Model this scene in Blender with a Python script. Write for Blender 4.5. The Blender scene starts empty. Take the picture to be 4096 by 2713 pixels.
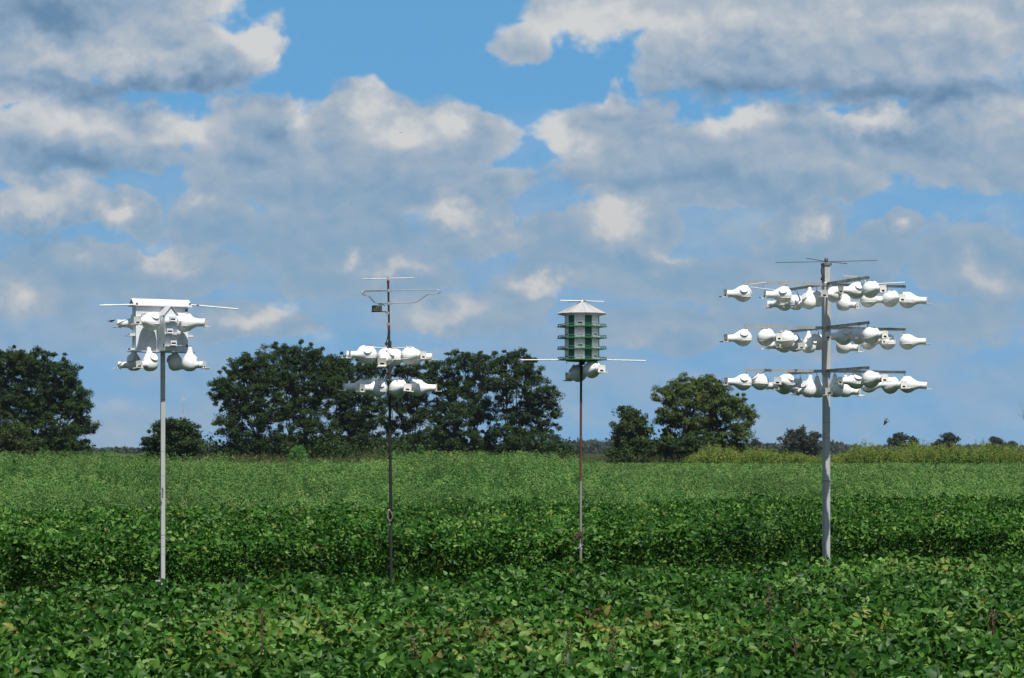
import bpy, math, random
import numpy as np
from mathutils import Vector, Matrix, Quaternion

SC = bpy.context.scene
COL = SC.collection
R = math.radians
rnd = random.Random(7)
rng = np.random.default_rng(11)

# ---------------------------------------------------------------- the camera
F = 8900.0          # focal length in photo pixels (4096 wide)
CAM_H = 2.7         # eye height, metres
HORIZON = 1800.0    # photo row of the horizon
KD = 4096 / 2368.0  # survey sketch scale -> photo pixels


def at(xs, ys, Y):
    """world point seen at photo pixel xs, ys when it stands Y metres away"""
    return Vector(((xs - 2048) / F * Y, Y, CAM_H + (HORIZON - ys) / F * Y))


def atd(xd, yd, Y):
    return at(xd * KD, yd * KD, Y)


cam = bpy.data.cameras.new('camera')
cam.sensor_width = 36
cam.lens = 36 * F / 4096
cam.shift_y = (HORIZON - 2713 / 2) / 4096
cam.clip_start = 0.5
cam.clip_end = 30000
cam.dof.use_dof = True
cam.dof.focus_distance = 36.5
cam.dof.aperture_fstop = 5.6
camo = bpy.data.objects.new('camera', cam)
camo.location = (0, 0, CAM_H)
camo.rotation_euler = (R(90), 0, 0)
COL.objects.link(camo)
SC.camera = camo

# ---------------------------------------------------------------- materials


class NT:
    def __init__(self, tree):
        self.t = tree
        self.n = tree.nodes
        self.l = tree.links

    def node(self, kind, **kw):
        nd = self.n.new(kind)
        for k, v in kw.items():
            setattr(nd, k, v)
        return nd

    def put(self, sock, v):
        if hasattr(v, 'is_output'):
            self.l.new(v, sock)
        elif v is not None:
            sock.default_value = v

    def math(self, op, a, b=None, c=None, clamp=False):
        nd = self.node('ShaderNodeMath', operation=op, use_clamp=clamp)
        self.put(nd.inputs[0], a)
        if b is not None:
            self.put(nd.inputs[1], b)
        if c is not None:
            self.put(nd.inputs[2], c)
        return nd.outputs[0]

    def vmath(self, op, a, b=None, c=None):
        nd = self.node('ShaderNodeVectorMath', operation=op)
        self.put(nd.inputs[0], a)
        if b is not None:
            self.put(nd.inputs[1], b)
        if c is not None:
            self.put(nd.inputs[2], c)
        return nd.outputs['Value'] if op in ('LENGTH', 'DOT_PRODUCT', 'DISTANCE') else nd.outputs[0]

    def noise(self, vec, scale, detail=4, rough=0.55, dist=0.0, out=0):
        nd = self.node('ShaderNodeTexNoise')
        if vec is not None:
            self.put(nd.inputs['Vector'], vec)
        nd.inputs['Scale'].default_value = scale
        nd.inputs['Detail'].default_value = detail
        nd.inputs['Roughness'].default_value = rough
        nd.inputs['Distortion'].default_value = dist
        return nd.outputs[out]

    def smooth(self, x, lo, hi, tlo=0.0, thi=1.0):
        nd = self.node('ShaderNodeMapRange', interpolation_type='SMOOTHSTEP')
        self.put(nd.inputs[0], x)
        for i, v in enumerate((lo, hi, tlo, thi)):
            self.put(nd.inputs[1 + i], v)
        return nd.outputs[0]

    def mix(self, fac, a, b):
        nd = self.node('ShaderNodeMix', data_type='RGBA')
        self.put(nd.inputs[0], fac)
        self.put(nd.inputs[6], a if hasattr(a, 'is_output') else (*a, 1))
        self.put(nd.inputs[7], b if hasattr(b, 'is_output') else (*b, 1))
        return nd.outputs[2]

    def ramp(self, fac, stops):
        nd = self.node('ShaderNodeValToRGB')
        el = nd.color_ramp.elements
        while len(el) < len(stops):
            el.new(0.5)
        for e, (p, c) in zip(el, stops):
            e.position = p
            e.color = (*c, 1)
        self.put(nd.inputs[0], fac)
        return nd.outputs[0]


def new_mat(name):
    m = bpy.data.materials.new(name)
    m.use_nodes = True
    t = NT(m.node_tree)
    return m, t, t.n['Principled BSDF']


def paint(name, col, col2=None, rough=0.5, metal=0.0, scale=20, lo=0.35, hi=0.75, spec=0.5, bump=0.0, stretch=None):
    m, t, b = new_mat(name)
    tc = t.node('ShaderNodeTexCoord').outputs['Object']
    if stretch:
        tc = t.vmath('MULTIPLY', tc, stretch)
    if col2 is None:
        col2 = tuple(c * 0.82 for c in col)
    n = t.noise(tc, scale, 5, 0.6)
    t.put(b.inputs['Base Color'], t.mix(t.smooth(n, lo, hi), col, col2))
    t.put(b.inputs['Roughness'], t.smooth(n, 0.2, 0.8, rough * 0.85, min(1, rough * 1.2)))
    b.inputs['Metallic'].default_value = metal
    b.inputs['Specular IOR Level'].default_value = spec
    if bump:
        bn = t.node('ShaderNodeBump')
        bn.inputs['Strength'].default_value = bump
        bn.inputs['Distance'].default_value = 0.01
        t.put(bn.inputs['Height'], n)
        t.put(b.inputs['Normal'], bn.outputs[0])
    return m


def leaf_mat(name, stops, rough=0.45, spec=0.35, trans=0.25, patch=None, tcol=(0.09, 0.16, 0.02)):
    """leaf colour picked by the per-leaf attribute var; part of the light goes through the blade"""
    m, t, b = new_mat(name)
    a = t.node('ShaderNodeAttribute', attribute_name='var').outputs['Fac']
    c = t.ramp(a, stops)
    if patch:
        pos = t.node('ShaderNodeNewGeometry').outputs['Position']
        n = t.noise(t.vmath('MULTIPLY', pos, patch[1]), patch[0], 3, 0.6)
        hs = t.node('ShaderNodeHueSaturation')
        t.put(hs.inputs['Value'], t.smooth(n, 0.3, 0.7, patch[2], patch[3]))
        t.put(hs.inputs['Color'], c)
        c = hs.outputs[0]
    t.put(b.inputs['Base Color'], c)
    b.inputs['Roughness'].default_value = rough
    b.inputs['Specular IOR Level'].default_value = spec
    tr = t.node('ShaderNodeBsdfTranslucent')
    t.put(tr.inputs['Color'], t.mix(0.5, c, tcol))
    ms = t.node('ShaderNodeMixShader')
    ms.inputs[0].default_value = trans
    t.l.new(b.outputs[0], ms.inputs[1])
    t.l.new(tr.outputs[0], ms.inputs[2])
    t.l.new(ms.outputs[0], t.n['Material Output'].inputs['Surface'])
    return m


# ---------------------------------------------------------------- mesh building
class MB:
    def __init__(self):
        self.v, self.f = [], []

    def add(self, vs, fs, M=None):
        o = len(self.v)
        for p in vs:
            p = Vector(p)
            self.v.append(M @ p if M is not None else p)
        self.f += [tuple(i + o for i in f) for f in fs]
        return self

    def box(self, c, s, M=None, rz=0.0):
        x, y, z = (k / 2 for k in s)
        vs = [(i * x, j * y, k * z) for k in (-1, 1) for j in (-1, 1) for i in (-1, 1)]
        fs = [(0, 2, 3, 1), (4, 5, 7, 6), (0, 1, 5, 4), (2, 6, 7, 3), (0, 4, 6, 2), (1, 3, 7, 5)]
        T = Matrix.Translation(c) @ Matrix.Rotation(rz, 4, 'Z')
        return self.add(vs, fs, T if M is None else M @ T)

    def tube(self, a, b, r0, r1=None, n=10, M=None, caps=True):
        a, b = Vector(a), Vector(b)
        r1 = r0 if r1 is None else r1
        d = (b - a).normalized()
        q = d.to_track_quat('Z', 'Y')
        vs = []
        for p, r in ((a, r0), (b, r1)):
            for i in range(n):
                w = 2 * math.pi * i / n
                vs.append(p + q @ Vector((r * math.cos(w), r * math.sin(w), 0)))
        fs = [(i, (i + 1) % n, n + (i + 1) % n, n + i) for i in range(n)]
        if caps:
            fs += [tuple(range(n - 1, -1, -1)), tuple(range(n, 2 * n))]
        return self.add(vs, fs, M)

    def path(self, pts, r, n=8, M=None, radii=None):
        pts = [Vector(p) for p in pts]
        vs, fs = [], []
        up = Vector((0.13, 0.31, 0.94))
        for k, p in enumerate(pts):
            d = (pts[min(k + 1, len(pts) - 1)] - pts[max(k - 1, 0)]).normalized()
            x = d.cross(up)
            if x.length < 0.05:
                x = d.cross(Vector((1, 0, 0)))
            x.normalize()
            y = d.cross(x)
            rr = radii[k] if radii else r
            for i in range(n):
                w = 2 * math.pi * i / n
                vs.append(p + x * (rr * math.cos(w)) + y * (rr * math.sin(w)))
        for k in range(len(pts) - 1):
            for i in range(n):
                j = (i + 1) % n
                fs.append((k * n + i, (k + 1) * n + i, (k + 1) * n + j, k * n + j))
        fs += [tuple(range(n)), tuple(range(len(pts) * n - 1, (len(pts) - 1) * n - 1, -1))]
        return self.add(vs, fs, M)

    def lathe(self, prof, n=28, M=None):
        """prof: (radius, height) from bottom to top, about Z"""
        vs, fs, rings = [], [], []
        for r, z in prof:
            if r < 1e-6:
                rings.append([len(vs)])
                vs.append((0, 0, z))
            else:
                rings.append(list(range(len(vs), len(vs) + n)))
                vs += [(r * math.cos(2 * math.pi * i / n), r * math.sin(2 * math.pi * i / n), z) for i in range(n)]
        for A, B in zip(rings, rings[1:]):
            for i in range(n):
                j = (i + 1) % n
                if len(A) == 1 and len(B) == 1:
                    continue
                if len(A) == 1:
                    fs.append((A[0], B[j], B[i]))
                elif len(B) == 1:
                    fs.append((A[i], A[j], B[0]))
                else:
                    fs.append((A[i], A[j], B[j], B[i]))
        return self.add(vs, fs, M)

    def prism(self, poly, z0, z1, M=None):
        n = len(poly)
        vs = [(x, y, z0) for x, y in poly] + [(x, y, z1) for x, y in poly]
        fs = [(i, (i + 1) % n, n + (i + 1) % n, n + i) for i in range(n)]
        fs += [tuple(range(n - 1, -1, -1)), tuple(range(n, 2 * n))]
        return self.add(vs, fs, M)

    def mesh(self, name, mat, smooth=True, angle=38):
        me = bpy.data.meshes.new(name)
        me.from_pydata([tuple(p) for p in self.v], [], self.f)
        me.materials.append(mat)
        if smooth:
            me.polygons.foreach_set('use_smooth', [True] * len(me.polygons))
            me.set_sharp_from_angle(angle=R(angle))
        me.update()
        return me

    def build(self, name, mat, parent=None, smooth=True, angle=38, bevel=0.0):
        o = bpy.data.objects.new(name, self.mesh(name, mat, smooth, angle))
        COL.objects.link(o)
        if parent is not None:
            o.parent = parent
        if bevel:
            b = o.modifiers.new('bevel', 'BEVEL')
            b.width = bevel
            b.segments = 2
            b.limit_method = 'ANGLE'
        return o


def build_multi(name, pairs, parent=None, angle=38):
    """one mesh from several builders, each with a material of its own"""
    m = MB()
    idx = []
    for k, (b, mat) in enumerate(pairs):
        m.add(b.v, b.f)
        idx += [k] * len(b.f)
    o = m.build(name, pairs[0][1], parent, True, angle)
    for _, mat in pairs[1:]:
        o.data.materials.append(mat)
    o.data.polygons.foreach_set('material_index', idx)
    return o


def tag(o, label=None, cat=None, group=None, kind=None):
    if label:
        o['label'] = label
    if cat:
        o['category'] = cat
    if group:
        o['group'] = group
    if kind:
        o['kind'] = kind
    return o


def empty(name, loc, rz=0.0):
    o = bpy.data.objects.new(name, None)
    o.empty_display_size = 0.2
    o.location = loc
    o.rotation_euler = (0, 0, rz)
    COL.objects.link(o)
    return o


def np_object(name, verts, tot, loops, mat, var=None, parent=None, smooth=False):
    """one mesh object from numpy arrays: verts (n,3), corners per face, flat corner list"""
    me = bpy.data.meshes.new(name)
    nv, nf, nl = len(verts), len(tot), len(loops)
    me.vertices.add(nv)
    me.vertices.foreach_set('co', np.ascontiguousarray(verts, dtype=np.float32).ravel())
    me.loops.add(nl)
    me.loops.foreach_set('vertex_index', loops.astype(np.int32))
    me.polygons.add(nf)
    st = np.concatenate(([0], np.cumsum(tot)[:-1])).astype(np.int32)
    me.polygons.foreach_set('loop_start', st)
    me.polygons.foreach_set('use_smooth', np.full(nf, smooth, dtype=bool))
    if var is not None:
        a = me.attributes.new('var', 'FLOAT', 'FACE')
        a.data.foreach_set('value', var.astype(np.float32))
    me.materials.append(mat)
    me.update(calc_edges=True)
    me.validate()
    o = bpy.data.objects.new(name, me)
    COL.objects.link(o)
    if parent is not None:
        o.parent = parent
    return o


def unit(v):
    return v / np.maximum(np.linalg.norm(v, axis=-1, keepdims=True), 1e-9)


def frames(normal, heading):
    """orthonormal frames: z = normal, x as close to heading as it gets"""
    z = unit(normal)
    x = unit(heading - z * np.sum(heading * z, axis=1, keepdims=True))
    return x, np.cross(z, x), z


def stamp(template, faces, pos, X, Yv, Z, size):
    """copy a small leaf template to every frame"""
    T = np.asarray(template, dtype=np.float64)
    n, k = len(pos), len(T)
    s = np.asarray(size)
    if s.ndim == 1:
        s = np.repeat(s[:, None], 3, axis=1)
    V = (pos[:, None, :] + X[:, None, :] * (T[None, :, 0:1] * s[:, None, 0:1])
         + Yv[:, None, :] * (T[None, :, 1:2] * s[:, None, 1:2]) + Z[:, None, :] * (T[None, :, 2:3] * s[:, None, 2:3]))
    V = V.reshape(-1, 3)
    tot1 = np.array([len(f) for f in faces])
    flat = np.concatenate([np.array(f) for f in faces])
    loops = (np.arange(n)[:, None] * k + flat[None, :]).ravel()
    tot = np.tile(tot1, n)
    return V, tot, loops, len(faces)


def join_np(parts):
    V, T, L, A, o = [], [], [], [], 0
    for v, t, l, a in parts:
        V.append(v)
        T.append(t)
        L.append(l + o)
        A.append(a)
        o += len(v)
    return np.concatenate(V), np.concatenate(T), np.concatenate(L), np.concatenate(A)


def vnoise(x, y, seed=0):
    """smooth 2D value noise, -1..1"""
    r = np.random.default_rng(seed)
    tab = r.uniform(-1, 1, (256, 256))
    xi, yi = np.floor(x).astype(int), np.floor(y).astype(int)
    fx, fy = x - xi, y - yi
    fx, fy = fx * fx * (3 - 2 * fx), fy * fy * (3 - 2 * fy)
    g = lambda a, b: tab[a % 256, b % 256]
    return ((g(xi, yi) * (1 - fx) + g(xi + 1, yi) * fx) * (1 - fy)
            + (g(xi, yi + 1) * (1 - fx) + g(xi + 1, yi + 1) * fx) * fy)


# ---------------------------------------------------------------- daylight
SUN_EL, SUN_AZ = R(59), R(156)      # azimuth clockwise from the view direction
SUN = Vector((math.sin(SUN_AZ) * math.cos(SUN_EL), math.cos(SUN_AZ) * math.cos(SUN_EL), math.sin(SUN_EL)))
sl = bpy.data.lights.new('sun', 'SUN')
sl.energy = 5.0
sl.angle = R(0.53)
sl.color = (1.0, 0.96, 0.9)
so = bpy.data.objects.new('sun', sl)
so.rotation_euler = SUN.to_track_quat('Z', 'Y').to_euler()
so.location = (20, -30, 60)
COL.objects.link(so)

vs_ = SC.view_settings
vs_.view_transform = 'Standard'
vs_.look = 'None'
vs_.exposure = 0.3
vs_.gamma = 1.0
# ---------------------------------------------------------------- sky with fair-weather clouds
W = bpy.data.worlds.new('World')
SC.world = W
W.use_nodes = True
wt = NT(W.node_tree)
bg = wt.n['Background']
SKY_STRENGTH = 0.1
SKY_TINT = (1.25, 2.15, 2.15)      # a polarised, deeper blue
bg.inputs['Strength'].default_value = SKY_STRENGTH
sky = wt.node('ShaderNodeTexSky', sky_type='NISHITA')
sky.sun_disc = False
sky.sun_elevation = SUN_EL
sky.sun_rotation = SUN_AZ
sky.air_density = 1.0
sky.dust_density = 0.6
sky.ozone_density = 2.0

dirv = wt.node('ShaderNodeTexCoord').outputs['Generated']
sp = wt.node('ShaderNodeSeparateXYZ')
wt.put(sp.inputs[0], dirv)
dy = wt.math('MAXIMUM', sp.outputs[1], 0.08)
U = wt.math('DIVIDE', sp.outputs[0], dy)
V = wt.math('DIVIDE', sp.outputs[2], dy)
cb = wt.node('ShaderNodeCombineXYZ')
wt.put(cb.inputs[0], wt.math('MULTIPLY', U, 10.0))
wt.put(cb.inputs[1], wt.math('MULTIPLY', V, 10.0))
P = cb.outputs[0]          # direction in tenths of a radian: x along the horizon, y above it


def sky_uv(xd, yd):
    return (xd * KD - 2048) / 890.0, (HORIZON - yd * KD) / 890.0


def warp(p, scale, amt, detail=3, seed=0.0):
    n = wt.noise(wt.vmath('ADD', p, (seed, seed * 0.7, seed * 1.3)), scale, detail, 0.6, out=1)
    return wt.vmath('MULTIPLY_ADD', wt.vmath('SUBTRACT', n, (0.5, 0.5, 0.5)), (amt, amt * 0.75, 0), p)


Q = warp(P, 1.6, 0.5, 5, 3.1)

COVER = [  # cloud bodies: bearing, height, half-widths (survey sketch units), weight
    (200, 40, 420, 170, 1), (440, 130, 260, 110, 1), (0, 130, 300, 110, 1), (600, 110, 90, 110, .7),
    (40, 212, 260, 50, .9), (2180, 228, 380, 46, .9),
    (180, 325, 340, 105, 1), (600, 340, 180, 130, .9), (880, 340, 330, 120, 1), (860, 265, 110, 75, .9),
    (1060, 330, 170, 95, 1), (850, 430, 440, 70, 1),
    (1185, 90, 80, 55, .6), (1400, 20, 240, 105, 1), (1900, 90, 560, 165, 1), (1500, 140, 90, 90, .8), (2200, 80, 300, 170, 1),
    (1420, 300, 230, 115, 1), (1410, 225, 60, 55, .8), (1850, 340, 500, 110, 1), (2250, 340, 300, 120, 1), (1700, 410, 520, 75, .9),
    (95, 475, 175, 80, 1), (300, 490, 90, 65, 1), (500, 505, 150, 65, .8), (760, 535, 280, 80, .7),
    (1080, 525, 140, 90, .9), (1430, 540, 170, 110, 1), (1260, 565, 130, 80, .7),
    (1875, 540, 100, 80, .8), (2090, 545, 110, 65, .7), (2260, 620, 180, 100, .8), (2000, 610, 320, 70, .6),
    (300, 625, 380, 75, .75), (60, 690, 160, 75, .9), (560, 745, 180, 60, .7), (1260, 655, 150, 55, .8),
    (1060, 725, 230, 70, .7), (850, 625, 280, 65, .6), (1600, 765, 420, 60, .5), (1600, 650, 270, 75, .6), (2000, 750, 420, 75, .5),
]
TONE = [  # sunlit heads (+) and shaded bases (-)
    (530, 45, 130, 85, .85), (620, 110, 70, 90, .5), (300, 125, 260, 45, .42), (60, 150, 110, 60, .2),
    (80, 275, 140, 60, .5), (430, 290, 100, 48, .65), (220, 300, 150, 40, .3),
    (690, 290, 40, 80, .5), (860, 225, 55, 40, .55), (930, 295, 130, 60, .65), (1070, 285, 60, 50, .6), (1170, 345, 50, 60, .4),
    (1330, 55, 170, 75, .75), (1570, 50, 170, 65, .55), (1900, 45, 260, 65, .45), (2220, 40, 150, 70, .45), (2340, 110, 60, 60, .3),
    (1260, 290, 80, 65, .75), (1410, 225, 55, 50, .6), (1710, 280, 100, 45, .75), (2010, 272, 120, 32, .7), (1340, 350, 110, 45, .35),
    (2300, 290, 70, 50, .3), (1960, 380, 120, 40, .25), (1780, 370, 90, 40, .3),
    (90, 470, 130, 55, .62), (290, 490, 65, 50, .8), (460, 465, 45, 25, .4),
    (1050, 495, 80, 45, .7), (1430, 510, 100, 75, .8), (1540, 600, 60, 35, .5), (1170, 535, 70, 55, .4),
    (1870, 520, 55, 45, .6), (2095, 522, 45, 30, .55), (2230, 590, 55, 55, .4), (2310, 640, 80, 55, .5), (2250, 480, 80, 30, .3),
    (400, 612, 65, 45, .6), (200, 610, 110, 32, .35), (40, 680, 90, 55, .6), (580, 742, 100, 42, .6), (1260, 650, 85, 32, .75),
    (1050, 722, 130, 42, .5), (820, 600, 32, 30, .5), (905, 635, 55, 30, .5), (980, 645, 45, 22, .4), (1550, 768, 130, 30, .35),
    (2050, 700, 150, 40, .2), (740, 800, 80, 30, .35), (960, 800, 90, 25, .25), (240, 930, 80, 30, .3), (640, 720, 60, 30, .2),
    (110, 55, 170, 65, -.55), (440, 90, 90, 36, -.45), (350, 205, 420, 42, -.5), (150, 388, 260, 42, -.4), (620, 320, 80, 70, -.25),
    (850, 440, 380, 45, -.12), (1750, 205, 400, 50, -.5), (2200, 215, 260, 42, -.45), (1760, 115, 110, 32, -.3),
    (1600, 425, 420, 40, -.22), (2060, 335, 150, 55, -.3), (100, 545, 200, 30, -.3), (1450, 300, 70, 40, -.15),
]
cov = None
for x, y, rx, ry, w in COVER:
    cx, cy = sky_uv(x, y)
    ix, iy = 890 / (rx * KD), 890 / (ry * KD)
    ln = wt.vmath('LENGTH', wt.vmath('MULTIPLY_ADD', Q, (ix, iy, 0), (-cx * ix, -cy * iy, 0)))
    v = wt.math('MULTIPLY_ADD', ln, -w, w)
    cov = v if cov is None else wt.math('SMOOTH_MAX', cov, v, 0.12)
QT = warp(wt.vmath('MULTIPLY', P, (1, 1, 1)), 3.4, 0.46, 6, 9.7)
tone = None
for x, y, rx, ry, w in TONE:
    cx, cy = sky_uv(x, y)
    k = 1.25
    ix, iy = 890 / (rx * k * KD), 890 / (ry * k * KD)
    ln = wt.vmath('LENGTH', wt.vmath('MULTIPLY_ADD', QT, (ix, iy, 0), (-cx * ix, -cy * iy, 0)))
    v = wt.math('SUBTRACT', 1.0, ln, clamp=True)
    if w > 0 and y > 440:
        w = min(.95, w * 1.12)
    tone = wt.math('MULTIPLY', v, w) if tone is None else wt.math('MULTIPLY_ADD', v, w, tone)

PN = wt.vmath('MULTIPLY', P, (1.0, 1.35, 1))
f1 = wt.noise(PN, 3.0, 7, 0.52, 0.2)
f2 = wt.noise(wt.vmath('ADD', PN, (-0.035, -0.07, 0)), 3.0, 7, 0.52, 0.2)


def puffs(p):
    """rounded cauliflower heads: 0 between them, about 0.5 in their middles"""
    nd = wt.node('ShaderNodeTexVoronoi', voronoi_dimensions='2D', feature='F1')
    wt.put(nd.inputs['Vector'], p)
    nd.inputs['Scale'].default_value = 3.5
    nd.inputs['Detail'].default_value = 2.0
    nd.inputs['Roughness'].default_value = 0.5
    nd.inputs['Lacunarity'].default_value = 2.3
    return wt.math('SUBTRACT', 0.5, nd.outputs['Distance'])


PV = warp(wt.vmath('MULTIPLY', P, (1.0, 1.3, 1)), 2.4, 0.35, 4, 5.5)
b1_ = puffs(PV)
b2_ = puffs(wt.vmath('ADD', PV, (0.030, 0.055, 0)))
dens = wt.math('MULTIPLY_ADD', wt.math('SUBTRACT', f1, 0.5), 0.75, cov)
dens = wt.math('MULTIPLY_ADD', b1_, wt.smooth(V, 0.06, 0.16, 0.12, 0.22), dens)
dens = wt.math('ADD', dens, wt.smooth(V, 0.10, 0.17, 0.10, 0.02))
alpha = wt.smooth(dens, 0.0, 0.24)
alpha = wt.math('MULTIPLY', alpha, wt.smooth(V, 0.0, 0.05, 0.45, 0.98))
# a thin general veil
veil = wt.smooth(wt.noise(wt.vmath('MULTIPLY', P, (0.8, 2.0, 1)), 1.6, 6, 0.6), 0.33, 0.66, 0.30, 0.85)
alpha = wt.math('MAXIMUM', alpha, wt.math('MULTIPLY', veil, wt.smooth(V, 0.08, 0.165, 1.0, 0.0)))

relief = wt.math('MULTIPLY', wt.math('SUBTRACT', f1, f2), 0.8)
bulge = wt.math('MULTIPLY', wt.math('SUBTRACT', b1_, b2_), wt.smooth(cov, 0.0, 0.5, 1.0, 0.55))
bulge = wt.math('MULTIPLY', bulge, wt.smooth(V, 0.06, 0.17, 0.30, 1.0))
relief = wt.math('MULTIPLY_ADD', bulge, 0.42, relief)
edge = wt.smooth(dens, 0.05, 0.4, 0.16, 0.0)
pos_t = wt.math('MAXIMUM', tone, 0.0)
neg_t = wt.math('MINIMUM', tone, 0.0)
head = wt.smooth(wt.math('MULTIPLY_ADD', wt.math('SUBTRACT', f1, 0.5), 1.3, pos_t), 0.06, 0.52, 0.60, 0.92)   # heads with a ragged border
lit = wt.math('ADD', wt.math('MULTIPLY_ADD', pos_t, head, wt.smooth(V, 0.08, 0.16, 0.40, 0.47)), relief)
lit = wt.math('MULTIPLY_ADD', neg_t, 0.92, lit)
lit = wt.math('ADD', lit, edge, clamp=True)
k = 1 / SKY_STRENGTH
cloud = wt.ramp(lit, [(0.0, (0.135, 0.248, 0.392)), (0.35, (0.270, 0.380, 0.515)), (0.7, (0.450, 0.505, 0.570)), (1.0, (0.640, 0.650, 0.655))])
warmlow = wt.ramp(lit, [(0.0, (0.165, 0.310, 0.480)), (0.3, (0.215, 0.365, 0.525)), (0.65, (0.345, 0.435, 0.535)), (1.0, (0.600, 0.600, 0.600))])
cloud = wt.mix(wt.smooth(V, 0.08, 0.16), warmlow, cloud)
cloud = wt.vmath('MULTIPLY', cloud, (k, k, k))
lift = wt.node('ShaderNodeCombineXYZ')
wt.put(lift.inputs[0], sp.outputs[0])
wt.put(lift.inputs[1], sp.outputs[1])
wt.put(lift.inputs[2], wt.math('MULTIPLY_ADD', wt.math('ABSOLUTE', sp.outputs[2]), 0.5, 0.5))
wt.put(sky.inputs['Vector'], wt.vmath('NORMALIZE', lift.outputs[0])) if 'Vector' in sky.inputs else None
blue = wt.vmath('MULTIPLY', sky.outputs[0], SKY_TINT)
# other parts of the sky, out of the view: ordinary scattered cumulus
gen = wt.noise(dirv, 3.0, 5, 0.55)
outside = wt.math('MAXIMUM', wt.smooth(wt.math('ABSOLUTE', U), 0.27, 0.34), wt.smooth(V, 0.23, 0.30))
outside = wt.math('MAXIMUM', outside, wt.math('LESS_THAN', sp.outputs[1], 0.1))
gcol = wt.ramp(gen, [(0.45, (0.18, 0.23, 0.29)), (0.75, (0.46, 0.47, 0.48))])
gcol = wt.vmath('MULTIPLY', gcol, (k, k, k))
inner = wt.mix(alpha, blue, cloud)
outer = wt.mix(wt.smooth(gen, 0.46, 0.62), wt.vmath('MULTIPLY', sky.outputs[0], (0.8, 0.95, 0.92)), gcol)
final = wt.mix(outside, inner, outer)
wt.put(bg.inputs['Color'], wt.vmath('MULTIPLY', final, (0.812, 0.812, 0.812)))      # the camera is opened a third of a stop
try:
    W.cycles.sampling_method = 'MANUAL'
    W.cycles.sample_map_resolution = 512
except Exception:
    pass
# ---------------------------------------------------------------- materials of the racks


def grimy_plastic(name, col, dirt, rough):
    """white plastic that differs a little from gourd to gourd: faint streaks, a few dirty smudges"""
    m, t, b = new_mat(name)
    ob = t.node('ShaderNodeTexCoord').outputs['Object']
    rn = t.node('ShaderNodeObjectInfo').outputs['Random']
    off = t.math('MULTIPLY', rn, 37.0)
    cx = t.node('ShaderNodeCombineXYZ')
    for i in range(3):
        t.put(cx.inputs[i], off)
    p = t.vmath('ADD', ob, cx.outputs[0])
    streak = t.noise(t.vmath('MULTIPLY', p, (22, 22, 5)), 1.0, 5, 0.65)
    blot = t.noise(p, 7.0, 4, 0.6)
    f = t.math('MULTIPLY', t.smooth(streak, 0.45, 0.75), t.smooth(blot, 0.42, 0.7))
    c = t.mix(t.math('MULTIPLY', f, 0.75), col, dirt)
    hs = t.node('ShaderNodeHueSaturation')
    t.put(hs.inputs['Value'], t.math('MULTIPLY_ADD', rn, 0.14, 0.88))
    t.put(hs.inputs['Color'], c)
    t.put(b.inputs['Base Color'], hs.outputs[0])
    t.put(b.inputs['Roughness'], t.math('MULTIPLY_ADD', f, 0.3, rough))
    bn = t.node('ShaderNodeBump')
    bn.inputs['Strength'].default_value = 0.12
    bn.inputs['Distance'].default_value = 0.01
    t.put(bn.inputs['Height'], blot)
    t.put(b.inputs['Normal'], bn.outputs[0])
    return m


M_PLASTIC = grimy_plastic('white_plastic', (0.82, 0.82, 0.80), (0.40, 0.39, 0.33), 0.36)
M_CAP = grimy_plastic('cap_plastic', (0.80, 0.80, 0.79), (0.42, 0.42, 0.40), 0.45)
M_PLATE = paint('plate_plastic', (0.66, 0.65, 0.62), (0.50, 0.49, 0.46), 0.5, scale=22, lo=0.4, hi=0.85)
M_PORCH = paint('porch_plastic', (0.68, 0.66, 0.60), (0.40, 0.37, 0.30), 0.55, scale=26, lo=0.4, hi=0.85)
M_HOLE = paint('dark_interior', (0.030, 0.016, 0.012), (0.015, 0.010, 0.008), 0.8)  # the shade inside the entrance holes is put into this colour
M_WIRE = paint('galvanised_wire', (0.42, 0.43, 0.44), (0.25, 0.25, 0.25), 0.4, 0.7)
M_ALU = paint('weathered_aluminium', (0.50, 0.51, 0.50), (0.32, 0.32, 0.31), 0.42, 0.55, scale=7, lo=0.3, hi=0.8, stretch=(1, 1, 0.25))
M_POST = paint('aluminium_post', (0.49, 0.49, 0.48), (0.38, 0.38, 0.37), 0.42, 0.2, scale=9, lo=0.35, hi=0.8, stretch=(1.5, 1.5, 0.12))
M_DARKPIPE = paint('dark_steel_pipe', (0.045, 0.045, 0.048), (0.024, 0.023, 0.023), 0.5, 0.4, scale=16, lo=0.3, hi=0.8, stretch=(1, 1, 0.2))
M_RUSTPIPE = paint('rusty_pipe', (0.14, 0.046, 0.026), (0.06, 0.022, 0.014), 0.75, 0.1, scale=10, lo=0.3, hi=0.75, stretch=(1, 1, 0.3), bump=0.3)
M_GREYPIPE = paint('grey_pipe', (0.30, 0.28, 0.27), (0.20, 0.17, 0.15), 0.55, 0.3, scale=14, lo=0.35, hi=0.8, stretch=(1, 1, 0.25))
M_BLACK = paint('black_iron', (0.030, 0.028, 0.028), (0.055, 0.035, 0.025), 0.6, 0.2)
M_ROPE = paint('worn_rope', (0.17, 0.14, 0.11), (0.075, 0.06, 0.045), 0.9, scale=60, bump=0.5)
M_ROD = paint('white_rod', (0.80, 0.79, 0.76), (0.62, 0.60, 0.56), 0.4)
M_HOUSE = paint('white_sheet_metal', (0.70, 0.74, 0.77), (0.58, 0.62, 0.65), 0.38, 0.05, scale=6, lo=0.4, hi=0.85)
M_ROOFW = paint('white_roof_metal', (0.60, 0.60, 0.63), (0.50, 0.50, 0.52), 0.4, 0.1, scale=8, lo=0.4, hi=0.8)
M_VENT = paint('brown_vent', (0.12, 0.05, 0.035), (0.06, 0.03, 0.02), 0.8)
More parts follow.
